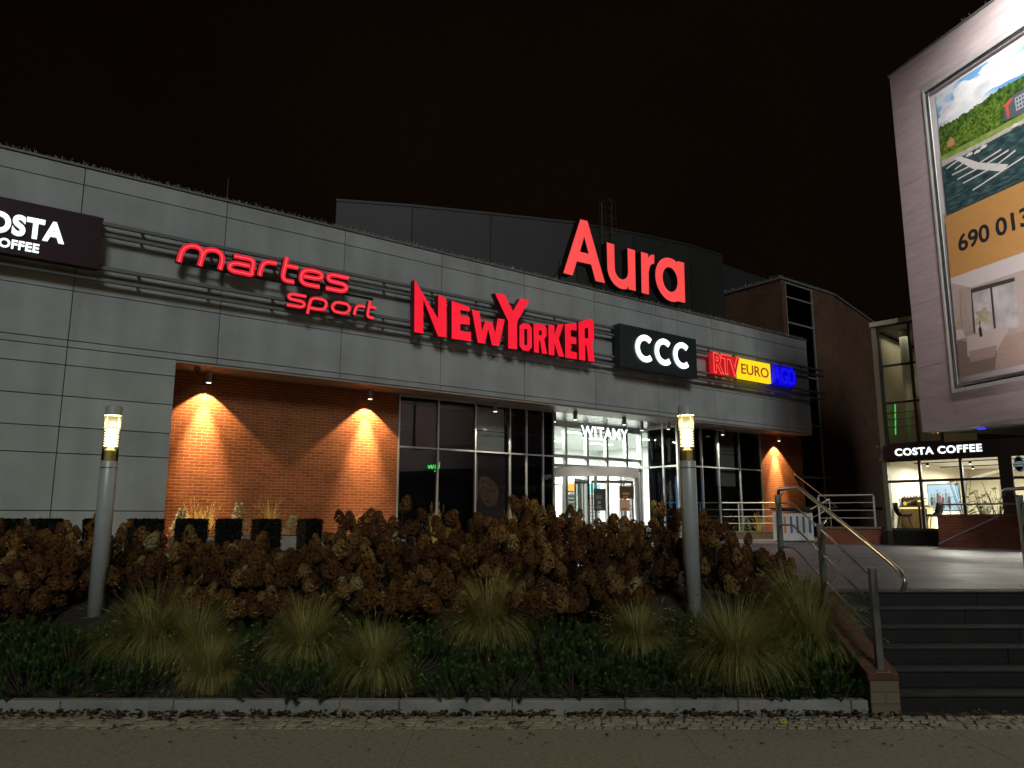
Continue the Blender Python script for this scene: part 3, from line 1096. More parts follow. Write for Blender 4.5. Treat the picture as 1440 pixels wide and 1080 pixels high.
# caged ladder
g = MB()
lx, ly = 4.05, 31.2
for s_ in (-0.22, 0.22):
    g.tube([(lx + s_, ly - 0.1 + s_ * 0.4, 9.4), (lx + s_, ly - 0.1 + s_ * 0.4, 15.1)], 0.02, 5)
for q in range(19):
    g.tube([(lx - 0.22, ly - 0.19, 9.6 + q * 0.29), (lx + 0.22, ly - 0.01, 9.6 + q * 0.29)], 0.012, 4)
for q in range(6):
    z = 11.2 + q * 0.75
    g.tube([(lx + 0.38 * cos(a_), ly - 0.2 + 0.45 * sin(a_), z) for a_ in [pi + pi * t / 8 for t in range(9)]], 0.014, 4)
for a_ in (1.15, 1.38, 1.62, 1.85):
    g.tube([(lx + 0.38 * cos(pi * a_), ly - 0.2 + 0.45 * sin(pi * a_), 11.2), (lx + 0.38 * cos(pi * a_), ly - 0.2 + 0.45 * sin(pi * a_), 15.0)], 0.01, 4)
lad = g.build('roof_ladder', M['steel_dark'], pw)
# plant room blocks on the far roof
g = MB()
g.prism([(12.2, 44), (17.2, 47.5), (15.2, 50), (10.2, 46)], 9, [16.9, 16.6, 16.6, 16.9])
g.prism([(8.9, 42), (12.6, 43.2), (12.2, 46), (8.5, 45)], 9, [12.6, 14.9, 14.9, 12.6])
g.build('plant_room', mat('plant_room_dark', (0.016, 0.016, 0.015), 0.7, vary=0.3), pw)

# ------------------------------------------------------------------ brick tower at the far end of the mall
TY = 1.3
tw = empty('brick_tower', tuple(fp(0, 0)), FA, 'tall brick tower with a glazed corner strip behind the right end of the fascia', 'building')
TT = 12.45
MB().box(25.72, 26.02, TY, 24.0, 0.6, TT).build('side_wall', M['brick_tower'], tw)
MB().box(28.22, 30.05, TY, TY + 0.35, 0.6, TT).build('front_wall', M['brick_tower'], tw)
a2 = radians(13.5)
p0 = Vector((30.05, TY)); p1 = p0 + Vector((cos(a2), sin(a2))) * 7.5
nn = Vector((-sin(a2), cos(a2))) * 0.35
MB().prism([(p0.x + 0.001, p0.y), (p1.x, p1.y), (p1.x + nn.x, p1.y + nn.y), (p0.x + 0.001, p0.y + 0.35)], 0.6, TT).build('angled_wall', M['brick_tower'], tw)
g = MB().box(25.66, 30.1, TY - 0.05, TY + 0.5, TT + 0.002, TT + 0.10)
g.box(25.66, 26.05, TY + 0.5005, 24.0, TT + 0.002, TT + 0.10)
g.prism([(30.101, TY - 0.05), (p1.x, p1.y - 0.05), (p1.x, p1.y + 0.4), (30.101, TY + 0.5)], TT + 0.002, TT + 0.10)
g.build('parapet_cap', M['rail_grey'], tw)
g = MB()
u = 25.7
while u < 30:
    for q in range(2):
        y = TY + random.uniform(0, 0.2)
        g.tube([(u, y, TT + 0.1), (u + random.uniform(-0.09, 0.09), y + random.uniform(-0.07, 0.07), TT + 0.1 + random.uniform(0.04, 0.11))], 0.004, 3, caps=False)
    u += 0.05
y = TY
while y < 24:
    g.tube([(25.8 + random.uniform(-.1, .1), y, TT + 0.1), (25.8 + random.uniform(-.15, .15), y + random.uniform(-0.07, 0.07), TT + 0.1 + random.uniform(0.07, 0.18))], 0.005, 3, caps=False)
    y += 0.08
tag(g.build('bird_spikes', M['spike'], tw), kind='stuff')
window_wall('corner_window', [26.06, 28.18], 0.75, TT - 0.05, TY + 0.06, [0.8, 3.55, 5.9, 8.1, 10.5, 11.7, 12.36], M['tower_glass'], M['alu'], tw, fw=0.07)
MB().box(26.03, 28.2, TY + 1.6, TY + 1.7, 0.6, TT - 0.1).build('inner_wall', M['room_dark'], tw)
MB().box(26.04, 30.0, TY + 0.4, 20, TT - 0.3, TT - 0.02).build('roof', M['gap'], tw)

# ------------------------------------------------------------------ wall-hung steel canopies by the tower
def canopy(u_, y_, label):
    c = empty('hanging_canopy', fp(u_, y_, 2.18), FA, label, 'canopy', 'black canopies hung on steel rods')
    MB().box(0, 1.15, -1.9, -0.001, -0.045, 0.045).build('slab', M['black'], c, bevel=0.01)
    for xx in (0.06, ):
        rod = MB().tube([(xx, -1.8, 0.06), (xx, -0.03, 1.42)], 0.022, 6).build('tie_rod', M['steel'], c)
        MB().lathe([(0.05, 1.36), (0.05, 1.46)], 8, (xx, -0.035)).build('wall_fixing', M['steel'], rod)
canopy(25.2, 0.95, 'black canopy on a steel rod fixed to the lit brick at the facade end')
canopy(28.25, 1.3, 'black canopy on a steel rod fixed to the unlit tower brick')

# ------------------------------------------------------------------ signs on the mall
def sign(name, label, cat='sign'):
    return empty(name, FAC_LOC, FA, label, cat)

RED_NY = emis('lit_red_acrylic', (0.90, 0.0025, 0.026), 1.0, vary=0.14, vscale=1.6)
RED_NY_SIDE = mat('dark_red_return', (0.16, 0.012, 0.02), 0.5)
RED_M = emis('lit_red_tube_letter', (0.80, 0.010, 0.035), 0.95)
RED_M2 = emis('bright_red_rim', (1.0, 0.10, 0.09), 1.15)
AURA = emis('lit_coral_acrylic', (0.98, 0.075, 0.072), 0.98, vary=0.10, vscale=1.2)
AURA_SIDE = mat('black_return', (0.02, 0.008, 0.008), 0.5)

# rounded red two-line lettering
sg = sign('rounded_letter_sign', 'glowing red rounded lowercase lettering on two lines, left on the fascia rails')
def sl(pts, x0, x1, z0, z1, slant=0.16):
    return [(x0 + p[0] * (x1 - x0) + slant * p[1] * (z1 - z0), z0 + p[1] * (z1 - z0)) for p in pts]
def rounded(pts, closed=False, n=5):
    return [(p.x, p.y) for p in smooth_path([(a, b, 0) for a, b in pts], n, closed)]
GL = {
    'm': [[(0, 0), (0.0, .45), (.05, .8), (.18, .98), (.34, .98), (.46, .82), (.50, .5), (.50, .0)], [(.50, .55), (.55, .85), (.66, .98), (.82, .98), (.95, .82), (1.0, .5), (1.0, .0)]],
    'a': [[(.08, 1), (.40, 1.0), (.75, 1.0), (.94, .9), (1, .65), (1, .3), (1, 0), (.6, 0), (.25, 0), (.05, .1), (0, .28), (.06, .45), (.28, .54), (.6, .54), (.86, .54)]],
    'r': [[(0, 0), (0, .4), (.06, .75), (.25, .95), (.55, 1.0), (1, 1.0)]],
    't': [[(.18, 1.55), (.18, .9), (.18, .4), (.26, .1), (.5, 0), (.95, 0)], [(.22, 1.0), (.6, 1.0), (1.0, 1.0)]],
    'e': [[(1, 0), (.6, 0), (.28, 0.02), (.06, .18), (0, .5), (.06, .82), (.28, .98), (.6, 1), (.85, .96), (.99, .8), (.97, .62), (.75, .53), (.45, .52), (.12, .52)]],
    's': [[(1, 1), (.6, 1), (.25, 1), (.05, .9), (.02, .72), (.15, .56), (.5, .52), (.82, .48), (.97, .32), (.93, .10), (.72, 0), (.4, 0), (0, 0)]],
    'p': [[(0, -.60), (0, .0), (0, .5)], [(0, .5), (.06, .82), (.25, .98), (.55, 1), (.85, .94), (1, .7), (1, .35), (.88, .07), (.55, 0), (.06, 0)]],
    'o': [[(.5, 1), (.85, .92), (1, .5), (.85, .08), (.5, 0), (.15, .08), (0, .5), (.15, .92)]],
}
def rounded_word(items, w):
    for ch, x0, x1, z0, z1 in items:
        g = MB()
        for si, st in enumerate(GL[ch]):
            pt = sl(st, x0, x1, z0, z1)
            closed = ch == 'o'
            pth = rounded(pt, closed)
            dy = 0.003 * si
            g.stroke(pth, w, -0.42 - dy, -0.27 - dy, closed, 0, 1)
            g.stroke(pth, w * 0.18, -0.428 - dy, -0.4215 - dy, closed, 2, 2)
        g.build('letter', [RED_M, RED_NY_SIDE, RED_M2], sg)
rounded_word([('m', -.20, .70, 7.40, 7.84), ('a', .90, 1.42, 7.43, 7.80), ('r', 1.62, 1.96, 7.43, 7.82), ('t', 2.10, 2.50, 7.44, 7.82), ('e', 2.62, 3.14, 7.44, 7.82), ('s', 3.30, 3.85, 7.44, 7.82)], 0.125)
rounded_word([('s', 2.32, 2.76, 6.84, 7.13), ('p', 2.88, 3.30, 6.86, 7.13), ('o', 3.48, 3.94, 6.87, 7.13), ('r', 4.10, 4.36, 6.87, 7.14), ('t', 4.42, 4.66, 6.88, 7.16)], 0.09)
MB().box(-0.1, 4.7, -0.265, -0.245, 7.40, 7.46).build('mounting_bar', M['black'], sg)

# tall red capitals of uneven height
sg = sign('red_capital_sign', 'tall glowing red capitals of uneven height, middle of the fascia')
NY = [
    ([(5.81, 8.13), (5.84, 6.67), (6.12, 6.67), (6.10, 7.62), (6.59, 6.66), (6.86, 6.67), (6.84, 7.78), (6.57, 7.84), (6.58, 7.16)], []),
    ([(7.01, 7.75), (7.03, 6.66), (7.68, 6.67), (7.68, 6.93), (7.31, 6.93), (7.31, 7.12), (7.63, 7.14), (7.63, 7.37), (7.31, 7.37), (7.31, 7.53), (7.62, 7.53), (7.62, 7.66)], []),
    ([(7.69, 7.61), (7.91, 6.67), (8.16, 6.67), (8.27, 7.12), (8.41, 6.66), (8.66, 6.67), (8.87, 7.50), (8.61, 7.49), (8.52, 7.04), (8.42, 7.33), (8.16, 7.35), (8.06, 7.03), (7.96, 7.59)], []),
    ([(8.50, 8.24), (8.99, 7.46), (8.99, 6.65), (9.32, 6.66), (9.32, 7.50), (9.80, 8.26), (9.44, 8.24), (9.17, 7.80), (8.85, 8.26)], []),
    ([(9.41, 7.39), (9.41, 6.78), (9.54, 6.66), (9.75, 6.66), (9.88, 6.80), (9.88, 7.40), (9.76, 7.51), (9.55, 7.50)], [[(9.59, 7.32), (9.70, 7.33), (9.70, 6.84), (9.59, 6.84)]]),
    ([(9.94, 7.54), (9.96, 6.66), (10.15, 6.66), (10.15, 7.04), (10.20, 7.04), (10.27, 6.66), (10.47, 6.67), (10.36, 7.12), (10.45, 7.22), (10.46, 7.46), (10.38, 7.57)], [[(10.15, 7.37), (10.26, 7.37), (10.26, 7.22), (10.15, 7.22)]]),
    ([(10.53, 7.60), (10.53, 6.66), (10.76, 6.66), (10.77, 7.06), (10.92, 6.66), (11.16, 6.67), (10.94, 7.21), (11.15, 7.70), (10.91, 7.67), (10.77, 7.32), (10.77, 7.62)], []),
    ([(11.20, 7.73), (11.20, 6.65), (11.68, 6.66), (11.68, 6.88), (11.44, 6.88), (11.44, 7.12), (11.67, 7.14), (11.67, 7.36), (11.44, 7.36), (11.44, 7.56), (11.69, 7.59), (11.69, 7.83)], []),
    ([(11.77, 7.87), (11.77, 6.66), (12.04, 6.66), (12.04, 7.16), (12.10, 7.16), (12.17, 6.66), (12.44, 6.67), (12.34, 7.28), (12.43, 7.36), (12.43, 8.00), (12.28, 8.07)], [[(12.03, 7.70), (12.18, 7.76), (12.18, 7.40), (12.03, 7.40)]]),
]
for outer, holes in NY:
    MB().plate(outer, holes, -0.47, -0.26, 0, 1).build('letter', [RED_NY, RED_NY_SIDE], sg)

# big roof letters
sg = sign('roof_letter_sign', 'big glowing coral red letters standing above the roof edge', 'roof sign')
yf, yb = -0.22, 0.08
MB().plate([(12.15, 11.49), (12.47, 11.51), (13.22, 9.50), (12.79, 9.49), (12.60, 10.02), (11.97, 10.0), (11.77, 9.48), (11.38, 9.49)], [[(12.31, 10.93), (12.50, 10.37), (12.11, 10.36)]], yf, yb, 0, 1).build('letter', [AURA, AURA_SIDE], sg)
g = MB()
cx = 14.01
U = [(13.34, 10.96), (13.34, 10.1)] + [(cx + 0.67 * cos(a_), 10.1 + 0.66 * sin(a_)) for a_ in [pi + (pi * .97) * k / 14 for k in range(1, 15)]] + [(14.33, 10.05)]
inner = [(cx + 0.32 * cos(a_), 10.12 + 0.34 * sin(a_)) for a_ in [2 * pi - pi * k / 12 for k in range(13)]]
g.plate([(13.34, 10.96), (13.34, 10.1)] + [(cx + 0.67 * cos(a_), 10.1 + 0.66 * sin(a_)) for a_ in [pi + (pi * .62) * k / 12 for k in range(1, 13)]] + [(14.33, 9.62), (14.33, 9.49), (14.68, 9.49), (14.70, 10.97), (14.33, 10.97)] + inner + [(13.69, 10.96)], (), yf, yb, 0, 1)
g.build('letter', [AURA, AURA_SIDE], sg)
MB().plate([(15.00, 10.98), (14.97, 9.48), (15.34, 9.48), (15.36, 10.30), (15.44, 10.55), (15.56, 10.66), (15.66, 10.67), (15.68, 11.01), (15.50, 10.98), (15.36, 10.84), (15.36, 10.98)], (), yf, yb, 0, 1).build('letter', [AURA, AURA_SIDE], sg)
acx, acz = 16.52, 10.25
outl = [(acx + 0.82 * cos(a_), acz + 0.82 * sin(a_)) for a_ in [1.09 + (2 * pi - 2.18) * k / 36 for k in range(37)]]
hole = [(acx - 0.04 + 0.40 * cos(a_), acz + 0.46 * sin(a_)) for a_ in [2 * pi * k / 28 for k in range(28)]]
MB().plate(outl + [(16.90, 9.50), (17.25, 9.51), (17.28, 11.05), (16.91, 11.04)], [hole], yf, yb, 0, 1).build('letter', [AURA, AURA_SIDE], sg)
g = MB()
for uu, zt_ in ((11.5, 9.49), (13.0, 9.49), (14.0, 9.45), (15.15, 9.48), (16.4, 9.44), (17.1, 9.51)):
    g = MB()
    g.box(uu, uu + 0.06, 0.085, 0.14, FTOP + 0.04, zt_ + 0.5)
    g.tube([(uu + 0.03, 0.12, zt_ + 0.3), (uu + 0.03, 1.2, FTOP - 0.2)], 0.02, 5)
    g.build('support_post', M['steel_dark'], sg)

# dark board with white round capitals
sg = sign('dark_sign_board', 'black sign board with three glowing white round capitals beside the red capitals')
MB().box(13.55, 17.40, -0.52, -0.26, 6.66, 8.11).build('board', mat('board_charcoal', (0.022, 0.030, 0.032), 0.45), sg, bevel=0.01)
WH = emis('lit_white_acrylic', (0.92, 1.0, 1.0), 2.4)
WH_SIDE = emis('lit_white_return', (0.7, 0.95, 0.95), 0.6)
for cx in (14.68, 15.62, 16.56):
    pth = [(cx + 0.03 + 0.38 * cos(a_), 7.395 + 0.375 * sin(a_)) for a_ in [radians(48) + radians(264) * k / 22 for k in range(23)]]
    MB().stroke(pth, 0.19, -0.57, -0.521, False, 0, 1).build('letter', [WH, WH_SIDE], sg)

# red, yellow and blue sign
sg = sign('three_colour_sign', 'glowing sign in red letters, yellow panel and blue letters near the fascia end')
RED_R = emis('lit_red_letter', (0.62, 0.006, 0.012), 0.8)
RED_RIM = emis('lit_red_letter_rim', (1.0, 0.08, 0.06), 1.1)
BLUE = emis('lit_blue_letter', (0.010, 0.004, 0.93), 1.0)
BLUE_D = emis('lit_blue_edge', (0.0, 0.0, 0.62), 0.9)
YEL = emis('lit_yellow_panel', (1.0, 0.72, 0.012), 1.05)
g = MB(); text_on(g, 'RTV', 18.40, 19.98, 7.00, 7.79, -0.46, -0.27, 0, 1, bold=0.055, spacing=0.88)
g.build('lettering', [RED_RIM, RED_R], sg)
g = MB(); text_on(g, 'RTV', 18.46, 19.92, 7.06, 7.73, -0.466, -0.461, 0, 0, bold=0.0, spacing=0.94)
g.build('lettering_core', [RED_R], sg)
MB().box(20.0, 21.99, -0.40, -0.27, 6.99, 7.78).build('panel', YEL, sg)
g = MB(); text_on(g, 'EURO', 20.12, 21.86, 7.18, 7.58, -0.408, -0.4005, 0, 0, bold=0.012)
g.build('lettering', [emis('panel_brown_lettering', (0.42, 0.05, 0.012), 0.75)], sg)
g = MB(); text_on(g, 'AGD', 22.02, 23.66, 6.98, 7.80, -0.46, -0.27, 0, 1, bold=0.075, spacing=0.88)
g.build('lettering', [BLUE_D, BLUE_D], sg)
g = MB(); text_on(g, 'AGD', 22.10, 23.58, 7.06, 7.72, -0.467, -0.461, 0, 0, bold=0.015, spacing=0.94)
g.build('lettering_rim', [BLUE], sg)

# maroon coffee board at the left edge
MAROON = mat('maroon_board', (0.030, 0.008, 0.014), 0.4)
sg = sign('maroon_sign_board', 'maroon sign board with glowing white lettering cut off by the left photo edge')
MB().box(-6.6, -1.79, -0.48, -0.26, 6.90, 8.04).build('board', MAROON, sg, bevel=0.01)
HALO = emis('lit_white_letter', (0.93, 1.0, 0.97), 1.7)
HALO_S = emis('lit_white_letter_side', (0.55, 0.75, 0.65), 0.7)
g = MB(); text_on(g, 'COSTA', -4.16, -2.46, 7.28, 7.72, -0.53, -0.481, 0, 1, bold=0.045, spacing=1.1)
g.build('lettering', [HALO, HALO_S], sg)
g = MB(); text_on(g, 'COFFEE', -3.74, -2.88, 7.00, 7.19, -0.52, -0.481, 0, 1, bold=0.03, spacing=1.05)
g.build('lettering', [HALO, HALO_S], sg)

# welcome lettering over the door
sg = sign('welcome_lettering', 'white lit capital lettering hanging over the revolving door', 'lettering')
g = MB(); text_on(g, 'WITAMY', 14.0, 16.32, 4.56, 4.98, 1.94, 2.02, 0, 1, bold=0.024, spacing=1.08)
g.build('lettering', [emis('lit_white_welcome', (0.95, 0.98, 1.0), 2.2), mat('welcome_return', (0.6, 0.6, 0.6), 0.5)], sg)
g = MB()
for uu in (14.2, 15.15, 16.1):
    g.tube([(uu, 2.03, 4.7), (uu, 2.03, 5.19)], 0.008, 5)
g.box(14.0, 16.3, 2.022, 2.04, 4.72, 4.76)
g.build('hanger', M['steel_dark'], sg)

# ------------------------------------------------------------------ downlights under the soffit
CAN_EM = emis('downlight_lens', (1.0, 0.90, 0.72), 6.0)
CAN = mat('downlight_body', (0.30, 0.27, 0.24), 0.5, 0.3)
can_body = MB().lathe([(0.065, 0.0005), (0.07, 0.004), (0.07, 0.27)], 16).mesh('body', CAN, False)
can_lens = MB().lathe([(0.056, -0.007), (0.056, -0.001)], 14).mesh('lens', CAN_EM)
can_ring = MB().lathe([(0.058, -0.006), (0.072, -0.006), (0.072, 0.001), (0.058, 0.001), (0.058, -0.006)], 16).mesh('trim_ring', M['steel'])
cans = [
    (0.93, 0.70, 'downlight above the left part of the long brick wall, near its left edge', 'warm'),
    (5.18, 0.70, 'downlight above the right end of the long brick wall', 'warm'),
    (9.32, 0.62, 'downlight in front of the pale blind in the dark shop windows', 'dim'),
    (12.35, 1.45, 'lower left downlight of the entrance ceiling', 'white'),
    (12.55, 0.62, 'upper left downlight at the entrance ceiling edge', 'white'),
    (14.80, 0.62, 'downlight above the right half of the hanging white lettering', 'white'),
    (16.55, 1.45, 'lower right downlight of the entrance ceiling', 'white'),
    (17.05, 0.62, 'downlight left of the right lamp post top, at the entrance ceiling edge', 'white'),
    (20.15, 0.62, 'downlight in front of the dark windows right of the entrance', 'dim'),
    (23.93, 0.70, 'downlight above the narrow lit brick wall at the facade end', 'warm'),
]
for (u_, y_, lab, k) in cans:
    z_ = 4.93
    c = empty('downlight', fp(u_, y_, z_), FA, lab, 'downlight', 'downlights under the fascia')
    for nm, me in (('body', can_body), ('lens', can_lens), ('trim_ring', can_ring)):
        o = bpy.data.objects.new(nm, me); COL.objects.link(o); o.parent = c
    tilt = radians(0)
    col = (1.0, 0.66, 0.32) if k == 'warm' else (1.0, 0.90, 0.72)
    e = {'warm': 680, 'dim': 700, 'white': 70}[k]
    lamp_light('downlight_glow', 'SPOT', c, (0, 0.0, -0.015), e, col, (tilt, 0, 0), spot=radians(100), blend=0.20, radius=0.03)
    if k == 'warm':
        lamp_light('downlight_beam', 'SPOT', c, (0, 0.0, -0.015), 2600, col, (radians(6), 0, 0), spot=radians(44), blend=1.0, radius=0.03)
# security camera on the soffit
sc = empty('security_camera', fp(0.55, 0.3, 5.08), FA, 'small security camera under the fascia beside the leftmost downlight', 'camera')
MB().box(-0.06, 0.06, -0.03, 0.07, 0.02, 0.119).build('housing', M['rail_grey'], sc, bevel=0.01)
MB().tube([(0, -0.02, 0.02), (0, -0.05, -0.03)], 0.03, 8).build('lens', M['black'], sc)


# ------------------------------------------------------------------ lamp posts
def lamp_post(x, y, label, warm):
    z0 = bed_z(x, y) - 0.1
    L_ = empty('lamp_post', (x, y, z0), 0, label, 'lamp post', 'round lamp posts in the planting bed')
    H = 2.375 - z0
    r = 0.092
    MB().lathe([(r, 0), (r, H - 0.012), (r - 0.006, H)], 28).build('pole', M['pole'], L_, smooth=False, auto=True)
    MB().lathe([(r + 0.004, H - 0.085), (r + 0.004, H - 0.075)], 28).build('collar', M['steel_dark'], L_)
    gl = bpy.data.materials.get('lamp_tube') or frosted('lamp_tube', (0.97, 0.88, 0.60))
    MB().lathe([(r - 0.004, H + 0.001), (r - 0.004, H + 0.53)], 28).build('tube', gl, L_)
    MB().lathe([(r, H + 0.531), (r, H + 0.635), (r - 0.012, H + 0.645)], 28).build('cap', M['pole'], L_)
    # lower reflector cone and bright louvre stack
    MB().lathe([(0.070, H + 0.005), (0.066, H + 0.12), (0.03, H + 0.15), (0.03, H + 0.16)], 20).build('reflector', mat('lamp_reflector', (0.62, 0.55, 0.36), 0.35, 0.2), L_)
    col = (1.0, 0.82, 0.46) if warm else (0.98, 0.97, 0.66)
    g = MB()
    for k in range(7):
        za = H + 0.165 + k * 0.030
        g.lathe([(0.040, za), (0.075, za + 0.010), (0.075, za + 0.016), (0.040, za + 0.026)], 22)
    g.build('louvre', emis('lamp_louvre_' + ('warm' if warm else 'cool'), col, 6.0), L_)
    g = MB()
    for k in range(2):
        a_ = k * pi + 0.4
        g.tube([(0.062 * cos(a_), 0.062 * sin(a_), H + 0.37), (0.062 * cos(a_), 0.062 * sin(a_), H + 0.53)], 0.004, 5)
    g.lathe([(0.066, H + 0.374), (0.066, H + 0.384)], 20)
    g.build('lamp_holder', M['steel'], L_)
    lamp_light('lamp_glow', 'POINT', L_, (0, 0, H + 0.44), 70 if warm else 66, (1.0, 0.83, 0.50) if warm else (0.98, 0.95, 0.66), radius=0.025)
lamp_post(-4.70, 9.0, 'round grey lamp post with a yellowish white lantern, left, before the brick wall', False)
lamp_post(2.05, 9.0, 'round grey lamp post with a warm orange lantern, right of the revolving door', True)

# ------------------------------------------------------------------ cafe wing
cafe = empty('cafe_building', COS_LOC, COS_RZ, 'glazed cafe wing with maroon fascia band under the billboard block', 'building')
FZ = 1.38
W_ = 9.0     # depth of the room
g = MB().box(0.0, 14, 0.0, W_, 0.7, FZ - 0.006)
g.build('plinth', M['black'], cafe)
MB().box(0.05, 14, 0.15, W_, FZ - 0.005, FZ).build('cafe_floor', M['floor_tile'], cafe)
MB().box(0.25, 14, -0.06, 0.25, 3.50, 3.93).build('fascia_band', MAROON, cafe)
MB().box(0.05, 14, 0.26, W_, 3.60, 3.70).build('cafe_ceiling', mat('cafe_ceiling', (0.45, 0.42, 0.36), 0.8), cafe)
g = MB().box(0.05, 14, W_ - 0.1, W_, FZ, 3.59)
g.box(0.02, 0.14, 0.2, W_ - 0.11, FZ, 3.59)
g.build('cafe_wall', M['cream'], cafe)
window_wall('cafe_window', [0.12, 1.21, 2.32, 3.31, 4.7, 6.0], FZ, 3.50, 0.06, [FZ + 0.03, 2.84, 3.47], M['clear_glass'], M['alu_dark'], cafe, fw=0.075)
MB().box(0.16, 0.30, 0.0, 0.2, 0.95, 7.7).build('corner_post', mat('corner_post_olive', (0.16, 0.14, 0.09), 0.5), cafe)
MB().box(3.36, 3.62, -0.09, 0.0, 0.95, 3.495).build('pillar', mat('dark_pillar', (0.03, 0.027, 0.025), 0.6), cafe)
# upper storey: glazed stair hall
window_wall('upper_window', [0.36, 1.25, 1.9], 3.94, 7.72, 0.06, [3.97, 5.25, 6.42, 7.68], M['clear_glass'], M['alu_dark'], cafe, fw=0.06)
g = MB().box(0.2, 1.9, 3.6, 3.7, 3.95, 7.6); g.box(0.17, 0.2, 0.201, 3.59, 3.95, 7.6)
g.build('upper_wall', M['cream'], cafe)
MB().box(0.0, 1.9, 0.12, 3.6, 3.935, 3.96).build('upper_floor', M['floor_tile'], cafe)
MB().box(0.14, 1.95, -0.05, 3.7, 7.72, 7.86).build('upper_roof', mat('upper_roof_edge', (0.30, 0.27, 0.2), 0.6), cafe)
MB().lathe([(0.16, 3.97), (0.16, 7.7)], 16, (0.75, 1.2)).build('column', M['white_wall'], cafe)
MB().box(0.12, 1.88, 2.6, 2.7, 5.75, 6.4).build('upper_beam', M['cream'], cafe)
g = MB()
for z in (4.55, 4.8, 5.0):
    g.tube([(0.1, 0.5, z), (1.2, 0.5, z)], 0.018, 6)
for xx in (0.15, 1.15):
    g.tube([(xx, 0.5, 3.96), (xx, 0.5, 5.0)], 0.018, 6)
g.build('stair_rail', M['steel'], cafe)
MB().tube([(0.36, 0.8, 4.35), (0.42, 0.8, 5.3)], 0.018, 8).build('light_tube', emis('green_tube', (0.03, 1.0, 0.15), 0.8), cafe)
lamp_light('upper_hall_glow', 'AREA', cafe, (0.9, 1.8, 7.5), 9, (1.0, 0.90, 0.62), (0, 0, 0), 1.2, 2.0)
lamp_light('upper_hall_low_glow', 'POINT', cafe, (0.9, 0.6, 5.6), 0.8, (1.0, 0.85, 0.5), radius=0.1)
# red and gold garlands of lights
for k, (xx, cl, lab) in enumerate(((1.42, 'red', 'string of red lights hanging upstairs left of the billboard block'), (1.62, 'gold', 'string of golden lights hanging upstairs beside the red string'))):
    g = MB()
    random.seed(k)
    for q in range(26):
        r_ = 0.018
        px_, pz_ = xx + random.uniform(-0.06, 0.06), 4.3 + q * 0.04
        g.lathe([(0, pz_ - r_), (r_, pz_), (0, pz_ + r_)], 6, (px_, 0.8))
    o = g.build('light_garland', emis('garland_' + cl, (1.0, 0.05, 0.05) if cl == 'red' else (1.0, 0.6, 0.15), 1.8))
    o.location = COS_LOC; o.rotation_euler = (0, 0, COS_RZ)
    tag(o, lab, 'light string')


def cp(t, w_, z):
    c_, s_ = cos(COS_RZ), sin(COS_RZ)
    return Vector((COS_LOC[0] + t * c_ - w_ * s_, COS_LOC[1] + t * s_ + w_ * c_, z))


# cafe sign lettering
sg = empty('cafe_sign', COS_LOC, COS_RZ, 'white glowing lettering on the maroon band over the cafe windows', 'sign')
g = MB(); text_on(g, 'COSTA COFFEE', 0.60, 2.94, 3.60, 3.82, -0.11, -0.062, 0, 1, bold=0.03, spacing=1.12)
g.build('lettering', [emis('lit_white_cafe', (0.90, 0.95, 1.0), 1.8), HALO_S], sg)

# cafe lights
warm_em = emis('cafe_spot_lens', (1.0, 0.88, 0.62), 9.0)
random.seed(9)
MB().box(0.3, 8, 2.4, 2.43, 3.50, 3.53).build('light_track', M['black'], cafe)
MB().box(0.3, 8, 5.0, 5.03, 3.50, 3.53).build('light_track', M['black'], cafe)
labs = ['first', 'second', 'third', 'fourth', 'fifth', 'sixth', 'seventh', 'eighth', 'ninth', 'tenth']
for k in range(9):
    t, w_ = 0.7 + k * 0.62, (2.4, 5.0)[k % 2]
    c = empty('track_spot', cp(t, w_ + 0.015, 3.42), COS_RZ, 'small lit spotlight on the cafe ceiling track, %s from the left' % labs[k], 'spotlight', 'spotlights on the cafe ceiling')
    MB().lathe([(0.04, 0.0), (0.045, 0.08)], 10).build('body', M['black'], c)
    MB().lathe([(0.034, -0.006), (0.034, -0.001)], 10).build('lens', warm_em, c)
for (t, w_) in ((1.5, 2.4), (3.6, 2.6), (1.8, 5.4), (4.4, 5.6), (6.2, 3.6)):
    lamp_light('cafe_glow', 'AREA', cafe, (t, w_, 3.40), 290, (1.0, 0.95, 0.82), (0, 0, 0), 0.8, 0.8)
# arched white ceiling bands
g = MB()
for k in range(2):
    pth = [(1.6 + 3.2 * q / 14, 3.0 + 2.0 * (q / 14) ** 2 + 0.4 * k, 3.52 - 0.55 * (1 - (q / 14)) ** 2) for q in range(15)]
    for a, b in zip(pth[:-1], pth[1:]):
        g.face([a, b, (b[0], b[1] + 0.25, b[2]), (a[0], a[1] + 0.25, a[2])])
g.build('ceiling_ribbon', M['white_wall'], cafe)

# counter with coffee machine
ct = empty('cafe_counter', cp(0.06, 1.3, FZ), COS_RZ, 'wooden cafe counter with a glowing strip under its top', 'counter')
MB().box(0, 0.85, 0.0, 0.6, 0, 0.72).build('front', mat('counter_wood', (0.36, 0.25, 0.12), 0.5, vary=0.2, vscale=6, stretch=(1, 1, 6)), ct)
MB().box(0.0, 0.88, -0.05, 0.65, 0.722, 0.76).build('top', mat('counter_top', (0.10, 0.07, 0.05), 0.4), ct)
MB().box(0.0, 0.85, -0.03, -0.002, 0.66, 0.70).build('light_strip', emis('counter_strip', (1.0, 0.80, 0.30), 1.6), ct)
cmach = empty('coffee_machine', cp(0.12, 1.5, FZ + 0.76), COS_RZ, 'dark red coffee machine on the left end of the counter', 'coffee machine')
MB().box(0, 0.55, 0, 0.4, 0, 0.24).build('body', mat('machine_red', (0.14, 0.02, 0.02), 0.3), cmach, bevel=0.03)
